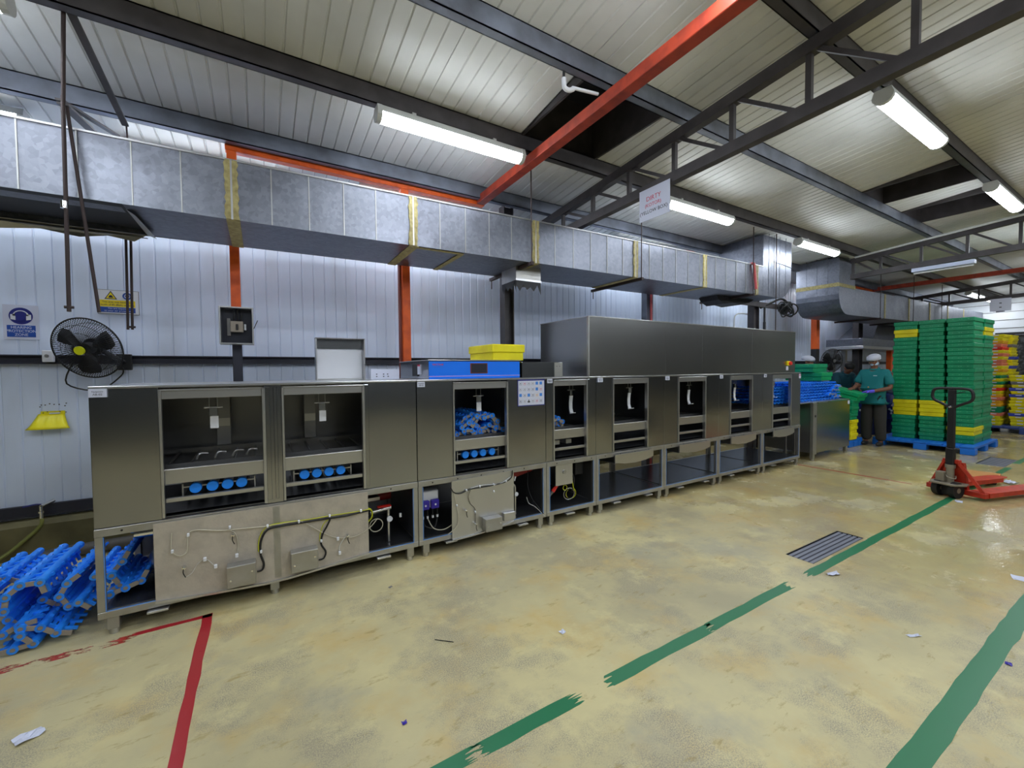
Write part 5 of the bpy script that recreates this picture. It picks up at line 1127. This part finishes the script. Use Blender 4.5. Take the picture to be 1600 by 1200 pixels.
t = thing('sink_bench', 'steel sink bench with splashback along the far wall', 'bench', (14, 4.6, 0)); wp(MB().cbox(12.8, 4.2, .85, 16.2, 4.85, .90, .004), 'bench_top', steel_d, t); wp(MB().cbox(12.8, 4.80, .9, 16.2, 4.85, 1.35, .004), 'splashback', steel_d, t); wp(MB().cbox(12.8, 4.22, 1.35, 16.2, 4.8, 1.39, .003), 'upper_shelf', steel_l, t)
for x in (12.9, 14.4, 16.1): wp(MB().cbox(x-.03, 4.24, 0, x+.03, 4.3, .85, .003), 'leg', steel_d, t)
c = MB().tube([(11.3, 4.6, 1.68), (11.75, 4.6, 1.68), (11.95, 4.6, 1.85), (12.2, 4.6, 1.94), (13.2, 4.6, 2.0)], .022, 8).build('black_conduit', rubber); tag(c, 'black conduit rising from the far fan to the canopy', 'conduit')
for x, lab in ((12.1, 'nearer grey stanchion under the canopy end'), (12.75, 'second grey stanchion under the canopy end')):
    o = MB().cbox(x, 4.7, .0, x+.10, 4.8, 1.93, .004).build('stanchion', steel_b); tag(o, lab, 'stanchion')

# ================================================================== PALLET JACK
jp = Vector((6.92, 1.44, 0)); ja = math.atan2(-.296, .955)
t = thing('pallet_jack', 'red pallet jack with black loop handle on the green line', 'pallet jack', jp, (0, 0, ja))
for sgn in (-1, 1):
    y = sgn*.20
    fk = MB().prism([(.0, y-.08), (1.02, y-.08), (1.15, y-.05), (1.15, y+.05), (1.02, y+.08), (.0, y+.08)], 'z', .085, .095).box(0, y-.08, .045, 1.02, y-.072, .086).box(0, y+.072, .045, 1.02, y+.08, .086).build('fork', jackred, t)
    MB().cyl((.95, y-.04, .038), (.95, y+.04, .038), .036, 14).build('load_roller', rubber, fk)
    MB().bar((-.01, y*1.02+sgn*.045, .06), (-.10, sgn*.055, .40), .05, .03).build('side_strut', jackred, t)
MB().cbox(-.06, -.27, .035, .02, .27, .09, .004).build('cross_plate', jackred, t); MB().cbox(-.13, -.075, .385, -.08, .075, .43, .004).build('top_plate', jackred, t)
MB().prism([(-.02, .06), (.02, .06), (-.06, .40), (-.10, .40)], 'y', -.10, .10).build('back_plate', jackred, t)
pm = MB().cyl((-.13, 0, .15), (-.13, 0, .33), .035, 14).cbox(-.2, .02, .17, -.13, .10, .28, .004).cyl((-.13, 0, .33), (-.13, 0, .37), .045, 14).build('hydraulic_pump', jackgrey, t)
MB().prism([(-.28, -.10), (-.16, -.16), (-.05, -.13), (-.05, .13), (-.16, .16), (-.28, .10)], 'z', .15, .165).build('base_plate', jackgrey, t)
for sgn in (-1, 1):
    w = MB().cyl((-.17, sgn*.05, .09), (-.17, sgn*.105, .09), .09, 22).build('steer_wheel', rubber, t); MB().cyl((-.17, sgn*.048 if sgn < 0 else .106, .09), (-.17, sgn*.106 if sgn < 0 else .048, .09), .03, 12).build('wheel_hub', jackgrey, w)
MB().cbox(-.19, -.045, .02, -.15, .045, .16, .003).build('yoke', black, t)
h = MB(); h.cbox(-.155, -.038, .36, -.105, .038, .56, .006); h.cbox(-.148, -.033, .56, -.112, .033, 1.235, .006); h.build('drawbar', black, t)
MB().tube([(-.13, -.02, 1.03), (-.13, -.10, 1.075), (-.13, -.165, 1.11), (-.13, -.185, 1.16), (-.13, -.17, 1.225), (-.13, -.12, 1.245), (-.13, 0, 1.248), (-.13, .12, 1.245), (-.13, .17, 1.225), (-.13, .185, 1.16), (-.13, .165, 1.11), (-.13, .10, 1.075), (-.13, .02, 1.03)], .015, 10).build('handle_loop', black, t)
MB().bar((-.14, -.03, 1.19), (-.14, -.12, 1.215), .012, .008).build('release_lever', black, t); MB().cyl((-.15, .012, 1.03), (-.15, -.012, 1.04), .012, 8).build('handle_pin', chrome, t)
MB().tube([(-.15, .03, .25), (-.2, -.02, .23), (-.17, -.07, .22), (-.11, -.04, .24)], .006, 6).build('pump_hose', jackgrey, t)

# ================================================================== FLOOR LITTER AND BOARD
def scrap(label, px, py, w, d, rot, m_=paper, nm='paper_scrap', ht=.006):
    p = onZ(px, py, 0); b = MB(); n = 5; v = []
    for j in range(n):
        for i in range(n): v.append(((i/(n-1)-.5)*w*(1+.25*random.uniform(-1, 1)*(j in (0, n-1))), (j/(n-1)-.5)*d*(1+.25*random.uniform(-1, 1)*(i in (0, n-1))), .0015+random.random()*ht))
    b.add(v, [(j*n+i, j*n+i+1, (j+1)*n+i+1, (j+1)*n+i) for j in range(n-1) for i in range(n-1)]); o = b.build(nm, m_); o.location = (p.x, p.y, 0); o.rotation_euler = (0, 0, rot); return tag(o, label, 'litter')
scrap('crumpled white paper scrap at the bottom left of the floor', 46, 1152, .085, .06, .5, ht=.015)
scrap('small torn white scrap in the middle of the floor', 879, 988, .035, .03, .2); scrap('white folded scrap below the floor drain', 1302, 898, .09, .04, -.4, ht=.015)
scrap('white card lying at the right edge of the floor', 1592, 904, .09, .07, .3); scrap('small purple scrap near the right green line', 1576, 1038, .03, .025, .2, pumpblue)
scrap('white sliver on the floor right of the middle', 1428, 994, .07, .02, -.5); scrap('white scrap beside the pallet jack wheel', 1498, 784, .10, .06, .2); scrap('white film scrap between the pallet jack forks', 1579, 756, .12, .10, .9, ht=.04)
scrap('tiny purple scrap near the lower left green line', 632, 1130, .02, .02, 0, pumpblue); scrap('tiny purple scraps near the machine legs', 610, 918, .03, .02, .4, greycr)
p = onZ(733, 1003, 0); o = MB().cyl((-.055, 0, .003), (.055, 0, .003), .002, 6).build('cable_tie', rubber); o.location = (onZ(694, 1002, 0).x, onZ(694, 1002, 0).y, 0); o.rotation_euler = (0, 0, -.75); tag(o, 'thin dark cable tie lying on the floor', 'litter')
o = MB().cbox(-.26, -.16, 0, .26, .16, .03, .003).build('board', card); o.location = (8.35, 1.52, 0); o.rotation_euler = (0, 0, .1); tag(o, 'brown board lying behind the pallet jack', 'board')

# ================================================================== PEOPLE
def skinned(name, V, Eg, m_, parent, sub=2, root=0):
    me = bpy.data.meshes.new(name); me.from_pydata([v[0] for v in V], Eg, []); o = bpy.data.objects.new(name, me); COL.objects.link(o); o.parent = parent
    md = o.modifiers.new('skin', 'SKIN'); md.use_smooth_shade = True
    if not me.skin_vertices:
        import bmesh
        bm = bmesh.new(); bm.from_mesh(me); bm.verts.layers.skin.verify(); bm.to_mesh(me); bm.free()
    for i, v in enumerate(V):
        r = v[1] if isinstance(v[1], tuple) else (v[1], v[1]); me.skin_vertices[0].data[i].radius = r; me.skin_vertices[0].data[i].use_root = (i == root)
    me.materials.append(m_); sb = o.modifiers.new('sub', 'SUBSURF'); sb.levels = sub; sb.render_levels = sub
    return o
def lerp(a, b, t): return tuple(a[i]+(b[i]-a[i])*t for i in range(3))
def hand_chain(V, E, wi, wrist, d, up, s=1.):
    """palm, five fingers and thumb from wrist vertex wi, along d; returns nothing"""
    d = Vector(d).normalized(); u = Vector(up).normalized(); sd = d.cross(u).normalized(); w = Vector(wrist)
    def add(co, r, pi): V.append((tuple(co), r)); E.append((pi, len(V)-1)); return len(V)-1
    palm = add(w+d*.045*s, .026*s, wi)
    for k, (off, L_) in enumerate(((-.030, .062), (-.010, .075), (.010, .072), (.028, .058))):
        a = add(w+d*.085*s+sd*off*s, .011*s, palm); b = add(w+d*(.085+L_*.5)*s+sd*off*1.1*s-u*.010*s, .0095*s, a); add(w+d*(.085+L_*.85)*s+sd*off*1.1*s-u*.035*s, .008*s, b)
    a = add(w+d*.04*s-sd*.038*s-u*.008*s, .0115*s, palm); add(w+d*.075*s-sd*.052*s-u*.02*s, .009*s, a)
def person(label, base, rot, J, shirt_m, net=True, mask=True, glove=None, cap=None, grp=None):
    t = thing('person', label, 'person', base, (0, 0, rot)); V, E = [], []
    def add(co, r, pi=None):
        V.append((co, r)); i = len(V)-1
        if pi is not None: E.append((pi, i))
        return i
    pel = add(J['pelvis'], (.135, .10)); wa = add(J['waist'], (.13, .095), pel); ch = add(J['chest'], (.155, .105), wa); nb = add(J['neckb'], (.075, .065), ch); nk = add(J['neck'], .050, nb)
    hd = Vector(J['head']); fd = Vector(J['face']).normalized(); up = Vector((0, 0, 1)); up = (up-fd*up.dot(fd)).normalized(); sd = fd.cross(up)
    jaw = add(tuple(hd-up*.055+fd*.022), (.058, .062), nk); he = add(tuple(hd+up*.02), (.076, .088), jaw); add(tuple(hd+up*.085-fd*.005), (.055, .065), he)
    no = add(tuple(hd+fd*.088-up*.012), .012, he)
    for sg, K in ((-1, 'r'), (1, 'l')):
        sh = add(J['sh'+K], .062, ch); el = add(J['el'+K], .042, sh); mid = add(lerp(J['el'+K], J['wr'+K], .4), .038, el); wr = add(J['wr'+K], .027, mid)
        hand_chain(V, E, wr, J['wr'+K], J['hd'+K], J.get('hu'+K, (0, 0, 1)))
        hp = add(J['hip'+K], .085, pel); th = add(lerp(J['hip'+K], J['kn'+K], .4), .082, hp); kn = add(J['kn'+K], .058, th); cf = add(lerp(J['kn'+K], J['an'+K], .35), .056, kn); an = add(J['an'+K], .036, cf)
        add((J['an'+K][0], J['an'+K][1]-.10, .035), .034, an)
    skinned('body', V, E, skin, t)
    # shirt: torso and short sleeves
    V2 = [(J['pelvis'], (.175, .14)), (J['waist'], (.170, .135)), (J['chest'], (.190, .145)), (lerp(J['chest'], J['neckb'], .98), (.098, .09))]; E2 = [(0, 1), (1, 2), (2, 3)]
    V2.append((tuple(Vector(J['pelvis'])-Vector((0, 0, .13))), (.205, .17))); E2.append((0, 4))
    for K in 'rl':
        i = len(V2); V2 += [(J['sh'+K], .088), (lerp(J['sh'+K], J['el'+K], .55), .080), (lerp(J['sh'+K], J['el'+K], .85), .082)]; E2 += [(2, i), (i, i+1), (i+1, i+2)]
    skinned('polo_shirt', V2, E2, shirt_m, t)
    c = MB().ring(tuple(lerp(J['neckb'], J['neck'], .35)), (Vector(J['neck'])-Vector(J['neckb'])), .066, .020, 18, 6); c.build('collar', shirt_m, t)
    V3 = [((J['pelvis'][0], J['pelvis'][1], J['pelvis'][2]-.03), (.125, .10))]; E3 = []
    for K in 'rl':
        i = len(V3); V3 += [(J['hip'+K], .086), (lerp(J['hip'+K], J['kn'+K], .5), .108), (J['kn'+K], .100), (lerp(J['kn'+K], J['an'+K], .5), .09), (J['an'+K], .082)]; E3 += [(0, i), (i, i+1), (i+1, i+2), (i+2, i+3), (i+3, i+4)]
    skinned('trousers', V3, E3, trouser, t)
    for K in 'rl':
        a = Vector(J['an'+K]); MB().sph((a.x, a.y-.06, .045), .06, 12, 8, (.75, 2.1, .72)).build('shoe', black, t)
    for sg in (-1, 1): 
        p = hd+fd*.078+up*.018+sd*sg*.030; MB().sph(p, .011, 8, 6).build('eye', hairm, t); q = hd+sd*sg*.082-up*.005; MB().sph(q, .022, 8, 6, (.5, .8, 1.2)).build('ear', skin, t)
    MB().sph(hd+fd*.076-up*.045, .016, 8, 5, (1, .6, .5)).build('mouth', darkred, t) if not mask else None
    R3 = Matrix((sd, -fd, up)).transposed()
    if mask:
        m = MB().sph((0, 0, 0), 1, 14, 8); m.v = [tuple(hd-up*.045+R3 @ Vector((v[0]*.066, v[1]*.088, v[2]*.042))) for v in m.v]; m.f = [f for f in m.f]; o = m.build('face_mask', maskm, t)
        for sg in (-1, 1): MB().cyl(hd+fd*.05-up*.03+sd*sg*.06, hd+sd*sg*.084+up*.005, .0022, 5).build('ear_loop', white, t)
    m = MB().sph((0, 0, 0), 1, 18, 10)
    if net:
        m.v = [tuple(hd+up*.065-fd*.012+R3 @ Vector((v[0]*(.108+.006*math.sin(9*math.atan2(v[1], v[0]))), v[1]*.122, max(v[2], -.35)*.078))) for v in m.v]; m.build('hairnet', netm, t)
        MB().ring(hd+up*.042-fd*.008, up, .098, .010, 22, 6).build('hairnet_band', netm, t)
    else:
        m.v = [tuple(hd+up*.045-fd*.022+R3 @ Vector((v[0]*.088, v[1]*.10, max(v[2], -.5)*.082))) for v in m.v]; m.build('hair', hairm, t)
    if cap: MB().sph(hd+fd*.085+up*.045, .06, 12, 6, (1, 1, .2)).build('cap_peak', hairm, t)
    if glove:
        for K in glove:
            Vg = [(lerp(J['el'+K], J['wr'+K], .80), .035), (J['wr'+K], .033)]; Eg = [(0, 1)]; hand_chain(Vg, Eg, 1, J['wr'+K], J['hd'+K], J.get('hu'+K, (0, 0, 1)), 1.12); skinned('glove', Vg, Eg, purple, t)
    return t
J1 = dict(pelvis=(0, 0, .95), waist=(0, -.01, 1.08), chest=(0, -.01, 1.28), neckb=(0, 0, 1.45), neck=(0, -.015, 1.50), head=(0, -.035, 1.61), face=(-.15, -1, -.35),
    shl=(.185, 0, 1.385), ell=(.26, -.03, 1.11), wrl=(.055, -.25, 1.045), hdl=(-.9, -.35, -.08), shr=(-.185, 0, 1.385), elr=(-.25, -.08, 1.14), wrr=(-.21, -.30, 1.10), hdr=(-.1, -1, -.1),
    hipl=(.09, 0, .88), knl=(.10, -.01, .49), anl=(.11, .02, .09), hipr=(-.09, 0, .88), knr=(-.10, -.03, .49), anr=(-.11, .0, .09))
p1 = person('person in a teal polo, hairnet and mask with a purple glove, holding a green crate', (10.03, 3.23, 0), -math.pi/2-.05, J1, teal, True, True, 'l')
MB().box(.045, -.175, 1.335, .10, -.168, 1.343).build('chest_print', white, p1); MB().sph((-.03, -.165, 1.12), .014, 8, 6).build('shirt_badge', card, p1)
J2 = dict(pelvis=(0, .05, .93), waist=(0, 0, 1.06), chest=(0, -.10, 1.22), neckb=(0, -.19, 1.36), neck=(0, -.22, 1.40), head=(0, -.27, 1.48), face=(0, -.75, -.75),
    shl=(.18, -.14, 1.31), ell=(.24, -.26, 1.08), wrl=(.12, -.45, 1.0), hdl=(-.3, -.9, -.2), shr=(-.18, -.14, 1.31), elr=(-.24, -.26, 1.08), wrr=(-.12, -.45, 1.0), hdr=(.3, -.9, -.2),
    hipl=(.09, .05, .87), knl=(.10, .02, .48), anl=(.11, .06, .09), hipr=(-.09, .05, .87), knr=(-.10, .02, .48), anr=(-.11, .06, .09))
person('person in a dark teal polo with black hair, bowed over the crates', (10.95, 4.15, 0), -.55, J2, navyt, False, False)
J3 = dict(J1, face=(.4, -1, -.2), wrl=(.15, -.24, 1.12), hdl=(-.2, -1, 0), wrr=(-.15, -.24, 1.12))
person('person in a hairnet, only the head showing above the green crates', (9.72, 4.25, 0), -.4, J3, teal, True, False)
